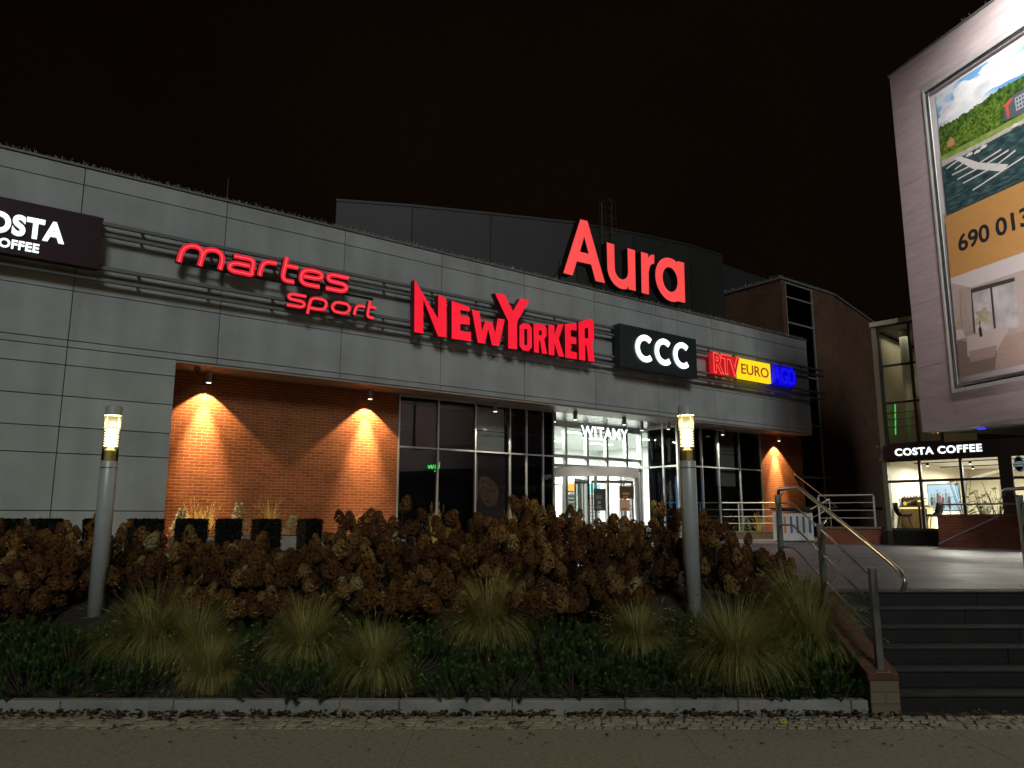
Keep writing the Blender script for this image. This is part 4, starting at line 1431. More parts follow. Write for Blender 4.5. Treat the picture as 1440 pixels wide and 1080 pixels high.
MB().box(-0.02, 0.57, -0.02, 0.42, 0.242, 0.27).build('cup_tray', M['steel'], cmach)
g = MB()
for q in range(6):
    g.lathe([(0.025, 0.271), (0.032, 0.33)], 10, (0.05 + q * 0.09, 0.2))
g.build('cups', M['white_wall'], cmach)
for (t, cl, nm, lab) in ((0.12, (0.05, 0.25, 0.8), 'blue', 'small blue lit disc standing on the cafe counter'), (0.28, (0.95, 0.8, 0.08), 'yellow', 'small yellow lit disc standing on the cafe counter')):
    o = MB().plate(ell(0, 0.06, 0.055, 0.06), (), 0, 0.02).build('counter_sign', emis('disc_' + nm, cl, 0.8))
    o.location = cp(t, 1.32, FZ + 0.765); o.rotation_euler = (0, 0, COS_RZ)
    tag(o, lab, 'sign')

# lit picture screen
scn = empty('wall_screen', cp(0.58, 2.6, FZ + 0.62), COS_RZ, 'bright pale blue screen showing a group of people inside the cafe', 'screen')
MB().box(-0.05, 2.25, 0.0, 0.06, -0.05, 1.35).build('frame', M['alu_dark'], scn)
MB().box(0, 2.2, -0.008, -0.001, 0, 1.3).build('picture', emis('screen_blue', (0.45, 0.72, 0.88), 0.95, vary=0.12), scn)
random.seed(4)
g = MB()
for q in range(7):
    px_ = 0.25 + q * 0.2 + random.uniform(-0.03, 0.03); h_ = random.uniform(0.75, 1.0); b_ = 0.05 + random.uniform(0, 0.12)
    mi = (0, 2, 0, 1, 0, 2, 0)[q]
    yq = -0.012 - 0.003 * q
    g.plate([(px_ - 0.07, b_), (px_ - 0.01, b_), (px_, b_ + 0.25 * h_), (px_ + 0.03, b_), (px_ + 0.09, b_), (px_ + 0.10, b_ + h_ * 0.7), (px_ + 0.03, b_ + h_ * 0.8), (px_ - 0.06, b_ + h_ * 0.75), (px_ - 0.11, b_ + h_ * 0.4)], (), yq, yq + 0.002, mi, mi)
    g.plate(ell(px_ + 0.01, b_ + h_ * 0.9, 0.055, 0.07, 12), (), yq - 0.0012, yq + 0.001, 3, 3)
g.build('picture_figures', [emis('fig_dark', (0.05, 0.06, 0.09), 0.8), emis('fig_red', (0.6, 0.05, 0.05), 0.8), emis('fig_grey', (0.3, 0.33, 0.38), 0.8), emis('fig_skin', (0.6, 0.40, 0.30), 0.8)], scn)
scn.scale = (0.42, 1, 0.62)


# chairs and table
def cafe_chair(t, w_, rz, label):
    c = empty('cafe_chair', cp(t, w_, FZ), COS_RZ + rz, label, 'chair', 'black shell chairs in the cafe window')
    g = MB()
    n1 = 9
    prof_ = [(-0.22, 0.44), (-0.1, 0.42), (0.05, 0.42), (0.17, 0.45), (0.23, 0.55), (0.26, 0.70), (0.27, 0.83)]
    wid = [0.20, 0.23, 0.25, 0.27, 0.28, 0.26, 0.18]
    for k in range(len(prof_)):
        for q in range(n1):
            s_ = -1 + 2 * q / (n1 - 1)
            y_, z_ = prof_[k]
            g.v.append((s_ * wid[k], y_ - (0.12 * s_ * s_ if k > 2 else 0.0), z_ + (0.06 * s_ * s_ if k <= 3 else 0)))
    for k in range(len(prof_) - 1):
        for q in range(n1 - 1):
            a = k * n1 + q
            g.f.append((a, a + 1, a + n1 + 1, a + n1)); g.m.append(0)
    sh = g.build('shell', M['black'], c, smooth=True)
    md = sh.modifiers.new('thick', 'SOLIDIFY'); md.thickness = 0.02
    for sx in (-1, 1):
        for sy in (-1, 1):
            MB().tube([(sx * 0.12, sy * 0.12, 0.42), (sx * 0.22, sy * 0.22, 0.0)], [0.014, 0.009], 6).build('leg', M['black'], c)
cafe_chair(0.46, 0.62, pi / 2 + 0.3, 'black shell chair left of the small table in the cafe window')
cafe_chair(1.30, 0.66, -pi / 2, 'black shell chair right of the small table, partly behind the brick terrace wall')
tb = empty('cafe_table', cp(0.90, 0.66, FZ), COS_RZ, 'small round pedestal table between the two black chairs', 'table')
MB().lathe([(0.30, 0.73), (0.30, 0.755)], 20).build('top', mat('table_top', (0.22, 0.15, 0.08), 0.4), tb)
MB().lathe([(0.2, 0.0), (0.2, 0.015), (0.03, 0.03), (0.03, 0.73)], 14).build('pedestal', M['black'], tb)


# house plants with broad leaves
def house_plant(t, w_, z, h, label, n=22, col='green'):
    p = empty('house_plant', cp(t, w_, z), COS_RZ, label, 'plant')
    MB().lathe([(0.10, 0), (0.14, 0.26), (0.12, 0.26), (0.11, 0.22)], 14).build('pot', mat('plant_pot', (0.25, 0.22, 0.18), 0.7), p)
    random.seed(int(t * 100) + 3)
    s_, l_ = MB(), MB()
    for k in range(n):
        a_ = random.uniform(0, 2 * pi); r_ = random.uniform(0.1, 0.38); hh = h * random.uniform(0.45, 1.0)
        tip = Vector((r_ * cos(a_), r_ * sin(a_), hh))
        s_.tube([(0, 0, 0.2), tip * 0.55 + Vector((0, 0, 0.1)), tip], 0.006, 4, caps=False)
        dv = Vector((cos(a_), sin(a_), random.uniform(-0.6, 0.2))).normalized(); sv = dv.cross(Vector((0, 0, 1))).normalized()
        L2, w2 = random.uniform(0.18, 0.32), random.uniform(0.05, 0.09)
        l_.face([tip, tip + dv * L2 * 0.45 + sv * w2, tip + dv * L2, tip + dv * L2 * 0.45 - sv * w2])
    s_.build('stems', M['twig'], p)
    l_.build('leaves', island_mat('house_leaf', (0.05, 0.10, 0.02), (0.35, 0.36, 0.08)), p)
house_plant(2.05, 0.9, FZ, 1.55, 'tall yellow green plant behind the second cafe window post', 20)
house_plant(2.6, 0.7, FZ, 1.15, 'bushy green plant in the third cafe window', 40)
house_plant(2.95, 0.9, FZ, 1.45, 'tall green plant at the right end of the cafe window', 26)
house_plant(0.62, 1.6, FZ + 0.76, 0.32, 'small plant beside the coffee machine', 16)

# round hanging sign at the right end of the cafe
rs = empty('round_hanging_sign', cp(3.80, -0.12, 3.2), COS_RZ, 'dark oval hanging sign with pale lettering, right end of the cafe', 'sign')
MB().plate(ell(0, 0, 0.13, 0.22), (), -0.03, 0.03).build('board', M['black'], rs)
MB().stroke(ell(0, 0, 0.118, 0.207), 0.018, -0.034, -0.0305, True).build('rim', emis('round_rim', (0.5, 0.8, 0.8), 0.22), rs)
g = MB(); text_on(g, 'COSTA', -0.11, 0.11, 0.0, 0.07, -0.036, -0.031, 0, 0, bold=0.03); text_on(g, 'COFFEE', -0.09, 0.09, -0.07, -0.02, -0.036, -0.031, 0, 0, bold=0.02)
g.build('lettering', emis('round_letter', (0.7, 0.9, 0.9), 0.35), rs)
MB().box(-0.02, 0.02, -0.02, 0.10, 0.262, 0.30).build('bracket', M['black'], rs)

# brick terrace wall with a sloping handrail
tw2 = empty('terrace_wall', (12.03, 22.1, 0), atan2(-1.5, 1.2), 'low brick terrace wall with a steel handrail before the cafe window', 'wall')
MB().box(0, 3.8, 0, 0.3, 0.7, 1.80).build('wall', M['brick_dark'], tw2)
MB().box(-0.01, 3.8, -0.02, 0.32, 1.802, 1.85).build('coping', mat('wall_coping', (0.13, 0.06, 0.04), 0.8, vary=0.2), tw2)
g = MB().tube([(0.05, 0.15, 2.12), (3.7, 0.15, 2.12)], 0.024, 8)
for xx in (0.3, 1.4, 2.5, 3.6):
    g.tube([(xx, 0.15, 1.85), (xx, 0.15, 2.12)], 0.016, 6)
g.build('top_rail', M['steel'], tw2)
g = MB().tube([(0.02, -0.10, 1.02), (1.62, -0.10, 1.80)], 0.022, 8)
for t_ in (0.2, 0.6, 0.95):
    xx, zz = 0.02 + 1.6 * t_, 1.02 + 0.78 * t_
    g.tube([(xx, -0.10, zz), (xx, -0.10, zz - 0.06), (xx, 0.0, zz - 0.06)], 0.009, 5)
g.build('sloping_handrail', M['steel'], tw2)

# ------------------------------------------------------------------ billboard block
bb = empty('billboard_block', BB_LOC, BB_RZ, 'big pale projecting upper block carrying the large banner, right edge of the photo', 'building')
PINK = mat('billboard_render', (0.50, 0.42, 0.43), 0.8, vary=0.16, vscale=1.8, bump=0.25, bscale=9, stretch=(0.6, 1, 3.5))
BW, BZ0, BZ1 = 9.0, 4.17, 15.3
FX0, FX1, FZ0, FZ1 = 1.22, 7.8, 5.17, 14.1       # recess for the banner
g = MB()
def slabs(x0, x1, z0, z1, step):
    z = z0
    while z < z1 - 0.01:
        z2 = min(z + step, z1)
        g.box(x0, x1, random.uniform(-0.003, 0.003), 0.35, z + 0.0015, z2 - 0.0015)
        z = z2
slabs(0, FX0, BZ0, BZ1, 0.93)
slabs(FX1, BW, BZ0, BZ1, 0.93)
g.box(FX0 + 0.003, FX1 - 0.003, 0.0, 0.35, BZ0 + 0.003, FZ0)
g.box(FX0 + 0.003, FX1 - 0.003, 0.0, 0.35, FZ1, BZ1)
g.build('front_wall', PINK, bb, bevel=0.006)
g = MB().box(0.005, BW, 0.351, 9, BZ0 + 0.03, BZ0 + 0.2)
g.build('underside', mat('underside_metal', (0.42, 0.43, 0.45), 0.35, 0.6, vary=0.1), bb)
g = MB().box(0.005, 0.3, 0.351, 9, BZ0 + 0.201, BZ1 - 0.2); g.box(0.31, BW, 0.36, 9, BZ1 - 0.4, BZ1 - 0.25)
g.build('core', M['room_dark'], bb)
MB().box(-0.03, BW, -0.04, 0.4, BZ1 + 0.002, BZ1 + 0.06).build('parapet_cap', M['rail_grey'], bb)
g = MB()
x = 0.0
while x < BW:
    g.tube([(x, random.uniform(0, .2), BZ1 + 0.06), (x + random.uniform(-.08, .08), random.uniform(-.05, .25), BZ1 + 0.06 + random.uniform(0.04, 0.10))], 0.004, 3, caps=False)
    x += 0.05
tag(g.build('bird_spikes', M['spike'], bb), kind='stuff')
# metal tension frame round the banner
g = MB()
for (a, b, c, d_) in ((FX0 - 0.03, FX0 + 0.04, FZ0 - 0.06, FZ1 + 0.06), (FX1 - 0.05, FX1 + 0.06, FZ0 - 0.06, FZ1 + 0.06)):
    g.box(a, b, -0.055, 0.05, c, d_)
for (a, b, c, d_) in ((FX0 + 0.041, FX1 - 0.051, FZ0 - 0.06, FZ0 + 0.05), (FX0 + 0.041, FX1 - 0.051, FZ1 - 0.05, FZ1 + 0.06)):
    g.box(a, b, -0.052, 0.05, c, d_)
g.build('banner_frame', mat('frame_grey_white', (0.52, 0.54, 0.52), 0.45, 0.3, vary=0.1), bb, bevel=0.008)
g = MB()
g.tube([(FX0 + 0.16, -0.02, FZ0 + 0.1), (FX0 + 0.16, -0.02, FZ1 - 0.1)], 0.04, 8); g.tube([(FX0 + 0.2, -0.02, FZ0 + 0.13), (FX1 - 0.2, -0.02, FZ0 + 0.13)], 0.04, 8); g.tube([(FX0 + 0.2, -0.02, FZ1 - 0.13), (FX1 - 0.2, -0.02, FZ1 - 0.13)], 0.04, 8)
g.build('tension_bar', M['steel'], bb)
for x_, up in ((4.7, True), (7.8, True), (6.9, False), (8.7, False)):  # upper pair inferred from the glow; lower pair unseen, added to light the banner
    fl = empty('flood_and_fill_lamp', (x_, 0, 0)); fl.parent = bb
    zb = BZ1 if up else BZ0 + 0.3
    sg_ = 1 if up else -1
    ln = 2.1 if up else 2.7
    MB().tube([(0, -0.001, zb + (0.02 if up else 0)), (0, -ln + 0.3, zb + 0.4 * sg_), (0, -ln, zb + 0.4 * sg_)], 0.03, 6).build('arm', M['steel_dark'], fl)
    MB().box(-0.22, 0.22, -ln - 0.3, -ln, zb + 0.4 * sg_ - 0.06, zb + 0.4 * sg_ + 0.06).build('housing', M['black'], fl, bevel=0.02)
    zl = zb + 0.4 * sg_ - 0.07 * sg_
    MB().box(-0.18, 0.18, -ln - 0.27, -ln - 0.03, zl - 0.005, zl + 0.005).build('lens', emis('flood_and_fill_lens', (1.0, 0.98, 0.92), 6.0), fl)
    lamp_light('flood_and_fill_glow', 'SPOT', fl, (0, -ln - 0.15, zl - 0.05 * sg_), 1150 if up else 1450, (1.0, 0.97, 0.92) if up else (1.0, 0.88, 0.90), (radians(28), 0, 0) if up else (radians(180 - 32), 0, 0), spot=radians(156), blend=0.9, radius=0.15)

# the banner, hung in the frame: printed sheet in layers
bn_ = empty('banner', BB_LOC, BB_RZ, 'large printed banner with marina, orange band with number, and a bedroom', 'banner')
g = MB()
nz_ = 60; nx_ = 60
def wav(x, z):
    e = 0.006 * sin(z * 14 + sin(x * 3) * 2) * math.exp(-abs(x - 3.4) * 6) + 0.012 * sin(x * 5.0 + z * 2.2) * math.exp(-(z - 5.3) * 2.2) + 0.006 * sin(z * 5) * math.exp(-(x - 1.4) * 4)
    return 0.055 - abs(e)
for j in range(nz_ + 1):
    for i in range(nx_ + 1):
        X = 1.36 + (7.66 - 1.36) * i / nx_; Z = 5.28 + (13.98 - 5.28) * j / nz_
        g.v.append((X, wav(X, Z), Z))
for j in range(nz_):
    for i in range(nx_):
        a = j * (nx_ + 1) + i
        g.f.append((a, a + 1, a + nx_ + 2, a + nx_ + 1)); g.m.append(0)
g.build('sheet', mat('banner_vinyl', (0.74, 0.70, 0.72), 0.5, vary=0.06, vscale=2), bn_, smooth=True)
LAY = [0]
def pr(name, pts, m):
    y = 0.030 - 0.0012 * LAY[0]
    LAY[0] += 1
    return MB().plate(pts, (), y, y + 0.001).build(name, m, bn_)
sky_m = ramp_noise('print_sky', [(0.30, (0.09, 0.28, 0.62)), (0.46, (0.20, 0.42, 0.72)), (0.54, (0.62, 0.70, 0.78)), (0.68, (0.85, 0.86, 0.88))], 0.75, (1, 1, 1.5), detail=10)
wood_m = ramp_noise('print_forest', [(0.30, (0.012, 0.030, 0.008)), (0.48, (0.045, 0.10, 0.016)), (0.62, (0.10, 0.19, 0.03)), (0.75, (0.20, 0.30, 0.06))], 9.0, (1, 1, 0.8))
water_m = ramp_noise('print_water', [(0.30, (0.012, 0.030, 0.035)), (0.5, (0.035, 0.075, 0.08)), (0.72, (0.12, 0.19, 0.19))], 3.0, (1.2, 1, 5))
R_ = 7.5
pr('print_sky', [(1.58, 10.9), (R_, 10.9), (R_, 13.80), (1.58, 13.80)], sky_m)
random.seed(8)
cl_m = ramp_noise('print_cloud', [(0.3, (0.55, 0.60, 0.66)), (0.55, (0.85, 0.86, 0.88)), (0.75, (0.92, 0.92, 0.92))], 1.6, (1, 1, 1.4))
def blob(cx, cz, rx, rz, n=40, rough=0.16):
    ph = [random.uniform(0, 6.28) for _ in range(5)]
    return [(cx + rx * cos(a) * (1 + rough * sum(sin((q + 3) * a + ph[q]) / (1 + q * .5) for q in range(5)) * .5), cz + rz * sin(a) * (1 + rough * sum(sin((q + 3) * a + ph[q]) / (1 + q * .5) for q in range(5)) * .5)) for a in [2 * pi * k / n for k in range(n)]]
for (cx, cz, rx, rz) in ((2.05, 13.12, 0.44, 0.22), (2.55, 13.38, 0.42, 0.30), (3.05, 13.22, 0.62, 0.30), (4.1, 13.2, 0.8, 0.3), (5.6, 13.3, 0.9, 0.28), (3.25, 13.62, 0.2, 0.1), (1.78, 12.98, 0.19, 0.13)):
    pr('print_cloud', blob(cx, cz, rx, rz), cl_m)
tl = [(1.58, 12.72)]
x = 1.6
while x < R_:
    tl.append((x, 12.78 + 0.05 * sin(x * 2.1) + random.uniform(-0.03, 0.05))); x += 0.05
tl.append((R_, 12.8))
pr('print_forest', [(1.58, 11.5), (R_, 11.5)] + list(reversed(tl)), wood_m)
mid_m = ramp_noise('print_near_trees', [(0.32, (0.02, 0.045, 0.008)), (0.5, (0.09, 0.17, 0.02)), (0.7, (0.22, 0.33, 0.055))], 13.0)
for (cx, cz, rx, rz) in ((2.05, 12.12, 0.26, 0.24), (2.55, 12.22, 0.30, 0.34), (2.95, 12.28, 0.28, 0.42), (3.3, 12.25, 0.26, 0.40), (1.75, 12.0, 0.15, 0.25), (4.7, 12.2, 0.5, 0.4), (5.8, 12.2, 0.6, 0.4)):
    pr('print_tree', blob(cx, cz, rx, rz, 48, 0.22), mid_m)
pr('print_house', [(1.82, 12.05), (2.07, 12.02), (2.07, 12.20), (1.97, 12.30), (1.82, 12.18)], pm('house_orange', (0.55, 0.28, 0.14)))
pr('print_hotel', [(3.63, 11.9), (4.6, 11.8), (4.6, 12.5), (3.9, 12.45), (3.64, 12.3)], pm('hotel_dark', (0.10, 0.11, 0.13)))
pr('print_hotel_roof', [(3.62, 12.32), (3.9, 12.42), (3.92, 12.36), (3.78, 12.26), (3.78, 11.95), (3.72, 11.95), (3.70, 12.26)], pm('hotel_red', (0.62, 0.10, 0.06)))
pr('print_hotel_front', [(3.98, 12.0), (4.5, 12.0), (4.5, 12.36), (3.98, 12.36)], pm('hotel_grey', (0.42, 0.44, 0.48)))
y = 0.030 - 0.0012 * LAY[0]; LAY[0] += 1
g = MB()
for a_ in range(6):
    for b_ in range(3):
        g.plate([(4.01 + a_ * 0.08, 12.04 + b_ * 0.11), (4.06 + a_ * 0.08, 12.04 + b_ * 0.11), (4.06 + a_ * 0.08, 12.11 + b_ * 0.11), (4.01 + a_ * 0.08, 12.11 + b_ * 0.11)], (), y, y + 0.001)
g.build('print_hotel_windows', pm('hotel_window', (0.08, 0.10, 0.13)), bn_)
pr('print_lawn', [(1.58, 11.66), (R_, 11.66), (R_, 11.86), (3.4, 11.84), (1.58, 11.90)], ramp_noise('print_lawn', [(0.3, (0.16, 0.26, 0.05)), (0.7, (0.34, 0.42, 0.12))], 4))
pr('print_shore', [(1.58, 11.56), (R_, 11.54), (R_, 11.70), (3.2, 11.68), (2.5, 11.70), (1.58, 11.76)], ramp_noise('print_shore', [(0.3, (0.40, 0.38, 0.33)), (0.7, (0.62, 0.60, 0.55))], 8))
pr('print_water', [(1.58, 10.06), (R_, 10.06), (R_, 11.56), (1.58, 11.58)], water_m)
pw_ = pm('pier_white', (0.72, 0.72, 0.68))
pr('print_pier', [(1.99, 11.65), (2.22, 11.60), (2.75, 11.17), (3.60, 10.72), (3.42, 10.60), (2.55, 11.08)], pw_)
for (xa, za), (xb, zb) in (((1.73, 11.44), (2.21, 11.52)), ((1.89, 11.18), (2.71, 11.17)), ((2.0, 11.3), (2.4, 11.36)), ((2.05, 10.98), (2.95, 11.0)), ((2.21, 10.79), (3.17, 10.82)), ((2.49, 10.47), (4.04, 10.69)), ((2.79, 11.12), (3.46, 11.18)), ((3.26, 10.83), (3.84, 10.96)), ((3.0, 11.0), (3.66, 11.06))):
    pr('print_jetty', [(xa, za), (xb, zb), (xb, zb + 0.045), (xa, za + 0.035)], pw_)
for (cx, cz) in ((2.5, 11.5), (2.75, 11.46), (2.95, 11.5), (3.9, 11.62)):
    pr('print_boat', [(cx - 0.1, cz - 0.02), (cx + 0.09, cz - 0.03), (cx + 0.13, cz + 0.03), (cx, cz + 0.07), (cx - 0.08, cz + 0.03)], pw_)
pr('print_band', [(1.50, 8.30), (R_, 8.26), (R_, 10.08), (1.53, 10.10)], mat('print_orange', (0.58, 0.31, 0.095), 0.5, vary=0.06))
y = 0.030 - 0.0012 * LAY[0]; LAY[0] += 1
g = MB(); text_on(g, '690 013', 1.86, 4.02, 8.93, 9.43, y, y + 0.001, 0, 0, bold=0.024, spacing=0.98)
g.build('print_number', pm('print_black', (0.015, 0.02, 0.025)), bn_)
pr('print_bedroom_wall', [(1.49, 5.50), (R_, 5.50), (R_, 8.30), (1.50, 8.31)], mat('print_wall', (0.50, 0.42, 0.38), 0.5, vary=0.05))
pr('print_ceiling', [(1.5, 8.31), (R_, 8.26), (R_, 7.85), (2.13, 7.86), (1.51, 8.16)], pm('print_ceiling_white', (0.68, 0.63, 0.60)))
pr('print_floor', [(1.49, 5.50), (R_, 5.50), (R_, 6.40), (1.49, 6.30)], mat('print_floor_tan', (0.46, 0.34, 0.28), 0.5, vary=0.1, stretch=(1, 1, 6)))
pr('print_window', [(2.08, 6.60), (3.40, 6.45), (3.42, 7.74), (2.10, 7.80)], ramp_noise('print_window_view', [(0.3, (0.36, 0.36, 0.33)), (0.6, (0.62, 0.60, 0.58))], 2.0))
pr('print_view_tree', blob(2.40, 6.98, 0.26, 0.20, 48, 0.4), ramp_noise('print_view_tree', [(0.3, (0.36, 0.35, 0.20)), (0.7, (0.56, 0.53, 0.40))], 5.0))
dk = pm('print_window_frame', (0.06, 0.055, 0.05))
for q in ([(2.06, 6.6), (2.12, 6.6), (2.15, 7.8), (2.09, 7.8)], [(2.1, 7.70), (3.42, 7.64), (3.42, 7.74), (2.1, 7.82)], [(2.68, 6.58), (2.74, 6.58), (2.76, 7.7), (2.70, 7.7)]):
    pr('print_window_bar', q, dk)
pr('print_curtain', [(1.76, 7.92), (2.12, 7.86), (2.06, 6.66), (1.69, 6.66)], ramp_noise('print_curtain', [(0.3, (0.34, 0.27, 0.22)), (0.7, (0.52, 0.44, 0.38))], 3.0, (9, 1, 0.3)))
pr('print_bed_base', [(1.47, 5.53), (2.58, 5.53), (2.72, 6.10), (1.50, 6.55)], pm('print_bed_taupe', (0.24, 0.17, 0.145)))
pr('print_mattress', [(1.80, 6.02), (2.70, 6.00), (3.08, 6.44), (3.02, 6.58), (1.84, 6.56)], mat('print_sheet_white', (0.60, 0.51, 0.47), 0.5, vary=0.06))
pr('print_blanket', [(1.86, 5.85), (2.62, 5.85), (2.72, 6.14), (1.86, 6.16)], pm('print_blanket_tan', (0.42, 0.31, 0.26)))
pr('print_pillow', [(1.50, 6.52), (1.80, 6.56), (1.74, 6.78), (1.52, 6.86)], pm('print_pillow_white', (0.66, 0.60, 0.58)))
pr('print_headboard', [(1.50, 6.84), (1.72, 6.80), (1.72, 7.02), (1.50, 7.04)], pm('print_headboard_tan', (0.50, 0.36, 0.22)))
pr('print_bottle', [(2.24, 6.46), (2.33, 6.46), (2.32, 6.68), (2.295, 6.74), (2.295, 6.88), (2.275, 6.88), (2.275, 6.74), (2.24, 6.68)], pm('print_bottle_dark', (0.05, 0.02, 0.015)))

# blue lamps on the ceiling under the block
for k, (x_, y_) in enumerate(((1.15, 0.9), (3.05, 1.6))):
    o = MB().box(-0.1, 0.1, -0.02, 0.02, -0.02, 0.02).box(-0.06, 0.06, -0.03, -0.021, -0.012, 0.012).build('blue_lamp', emis('blue_lamp', (0.03, 0.05, 1.0), 1.2))
    o.location = Matrix.Translation(BB_LOC) @ Matrix.Rotation(BB_RZ, 4, 'Z') @ Vector((x_, y_, BZ0 + 0.005)); o.rotation_euler = (0, 0, COS_RZ)
    tag(o, ('small blue light under the billboard block, left, above the cafe lettering', 'small blue light under the billboard block, right, near the photo edge')[k], 'lamp')

# ------------------------------------------------------------------ plaza furniture
# recycling station
rb = empty('recycling_station', (8.95, 26.0, PLZ), radians(14), 'white recycling station with five coloured slots and dark lid', 'recycling bin')
g = MB()
wbox = [(0, 0), (1.22, 0), (1.22, 0.5), (0, 0.5)]
g.prism(wbox, 0.06, 0.98)
g.build('body', mat('bin_white', (0.55, 0.55, 0.55), 0.45, vary=0.08), rb, bevel=0.015)
MB().box(0.03, 1.19, 0.03, 0.47, 0.0, 0.058).build('plinth', M['steel_dark'], rb)
MB().prism([(-0.06, -0.10), (1.28, -0.10), (1.28, 0.56), (-0.06, 0.56)], [1.02, 1.02, 1.10, 1.10], [1.07, 1.07, 1.15, 1.15]).build('lid', M['black'], rb, bevel=0.01)
for k, c_ in enumerate(((0.50, 0.20, 0.07), (0.12, 0.09, 0.16), (0.10, 0.11, 0.16), (0.06, 0.14, 0.10), (0.05, 0.10, 0.28))):
    cx = 0.14 + k * 0.235
    MB().plate([(cx - 0.045, 0.34), (cx, 0.29), (cx + 0.045, 0.34), (cx + 0.045, 0.86), (cx - 0.045, 0.86)], (), -0.012, -0.001).build('slot', mat('slot_%d' % k, c_, 0.5), rb)
g = MB()
for k in range(1, 5):
    g.box(k * 0.235 + 0.02, k * 0.235 + 0.024, -0.004, -0.0005, 0.08, 0.96)
g.build('door_joints', M['black'], rb)

# low planter walls and plaza railings
def low_wall(p0_, p1_, h, label, m):
    a, b = Vector(p0_), Vector(p1_)
    l_ = (b - a).length
    r = atan2(b.y - a.y, b.x - a.x)
    w = empty('planter_wall', (a.x, a.y, 0.7), r, label, 'wall')
    MB().box(0, l_, 0, 0.35, 0, h + 0.2).build('wall', m, w)
    MB().box(-0.02, l_ + 0.02, -0.025, 0.375, h + 0.202, h + 0.26).build('coping', mat('planter_coping', (0.16, 0.12, 0.07), 0.8, vary=0.2), w)
    return w
low_wall((5.6, 29.6), (10.45, 30.2), 0.30, 'low tan planter wall before the right windows, behind the lamp post', mat('planter_tan', (0.20, 0.14, 0.075), 0.85, vary=0.25))
low_wall((9.75, 24.9), (11.38, 24.0), 0.52, 'low dark brick wall between the recycling station and the cafe', M['brick_dark'])


def railing(pts, h, label, n_r=4):
    r = empty('plaza_railing', (0, 0, 0), 0, label, 'railing')
    P = [Vector(p) for p in pts]
    for k in range(n_r):
        z = h - k * h / (n_r + 0.15)
        g = MB()
        g.tube([p + Vector((0, 0, z)) for p in P], 0.028 if k == 0 else 0.015, 8)
        g.build('rail', M['white_rail'], r)
    for a, b in zip(P[:-1], P[1:]):
        n_ = max(1, int((b - a).length / 1.5))
        for q in range(n_ + 1):
            if q == n_ and b != P[-1]:
                continue
            p = a + (b - a) * q / n_
            MB().box(p.x - 0.022, p.x + 0.022, p.y - 0.022, p.y + 0.022, p.z, p.z + h - 0.03).build('post', M['white_rail'], r)
    return r
M['white_rail'] = mat('rail_pale_steel', (0.55, 0.55, 0.52), 0.35, 0.6)
railing([(5.7, 29.75, 1.26), (10.3, 30.35, 1.26)], 1.08, 'long pale steel railing on the tan planter wall before the right windows')
railing([(9.85, 25.0, 1.48), (11.25, 24.2, 1.48)], 0.98, 'short steel railing on the low dark brick wall near the cafe', 4)
g = empty('ramp_railing', (0, 0, 0), 0, 'sloping steel railing leading down behind the low dark brick wall', 'railing')
for dz in (0.0, 0.3, 0.6):
    MB().tube([(10.45, 25.6, 1.75 + 0.62 - dz), (9.75, 27.2, 1.4 + 0.3 - dz)], 0.018, 6).build('rail', M['steel'], g)
for t_ in (0.0, 0.5, 1.0):
    x_, y_, z_ = 10.45 - 0.7 * t_, 25.6 + 1.6 * t_, 2.37 - 0.67 * t_
    MB().tube([(x_, y_, 0.95), (x_, y_, z_)], 0.02, 6).build('post', M['steel'], g)


# ------------------------------------------------------------------ vegetation
def tuft(n, h, spread, seed, w=0.008, seg=5, droop=0.55, heads=0.0):
    random.seed(seed)
    g = MB()
    for k in range(n):
        a_ = random.uniform(0, 2 * pi)
        r0 = random.uniform(0, 0.16) * spread * 2
        L_ = h * random.uniform(0.65, 1.15)
        lean = random.uniform(0.12, 1.0) ** 0.75
        base = Vector((r0 * cos(a_), r0 * sin(a_), 0))
        dirv = Vector((cos(a_ + random.uniform(-.4, .4)), sin(a_ + random.uniform(-.4, .4)), 0))
        side = dirv.cross(Vector((0, 0, 1)))
        ww = w * random.uniform(0.6, 1.3)
        p = base.copy()
        pts = [p.copy()]
        swing = random.uniform(-0.35, 0.35)
        for q in range(1, seg + 1):
            t = q / seg
            phi = lean * (0.35 + droop * 2.9 * t ** 1.25)
            st_ = L_ * 1.15 / seg
            hd = (dirv + side * swing * t).normalized()
            p = p + hd * (sin(phi) * st_ * spread / 0.55) + Vector((0, 0, cos(phi) * st_))
            p = p + Vector((random.uniform(-1, 1), random.uniform(-1, 1), random.uniform(-1, 1))) * 0.006
            p.z = max(p.z, 0.01)
            pts.append(p.copy())
        i = len(g.v)
        for q, p in enumerate(pts):
            hw = ww * (1 - 0.85 * q / seg) * 0.5
            g.v += [tuple(p - side * hw), tuple(p + side * hw)]
        for q in range(seg):
            b_ = i + 2 * q
            g.f.append((b_, b_ + 1, b_ + 3, b_ + 2)); g.m.append(0)
        if random.random() < heads:
            tip = pts[-1]; dv = (pts[-1] - pts[-2]).normalized()
            i = len(g.v)
            for q in range(6):
                c0 = tip + dv * (0.02 * q - 0.04)
                sv = Vector((random.uniform(-1, 1), random.uniform(-1, 1), random.uniform(-.3, 1))).normalized() * 0.014
                g.face([c0, c0 + sv, c0 + dv * 0.03], 0)
    return g


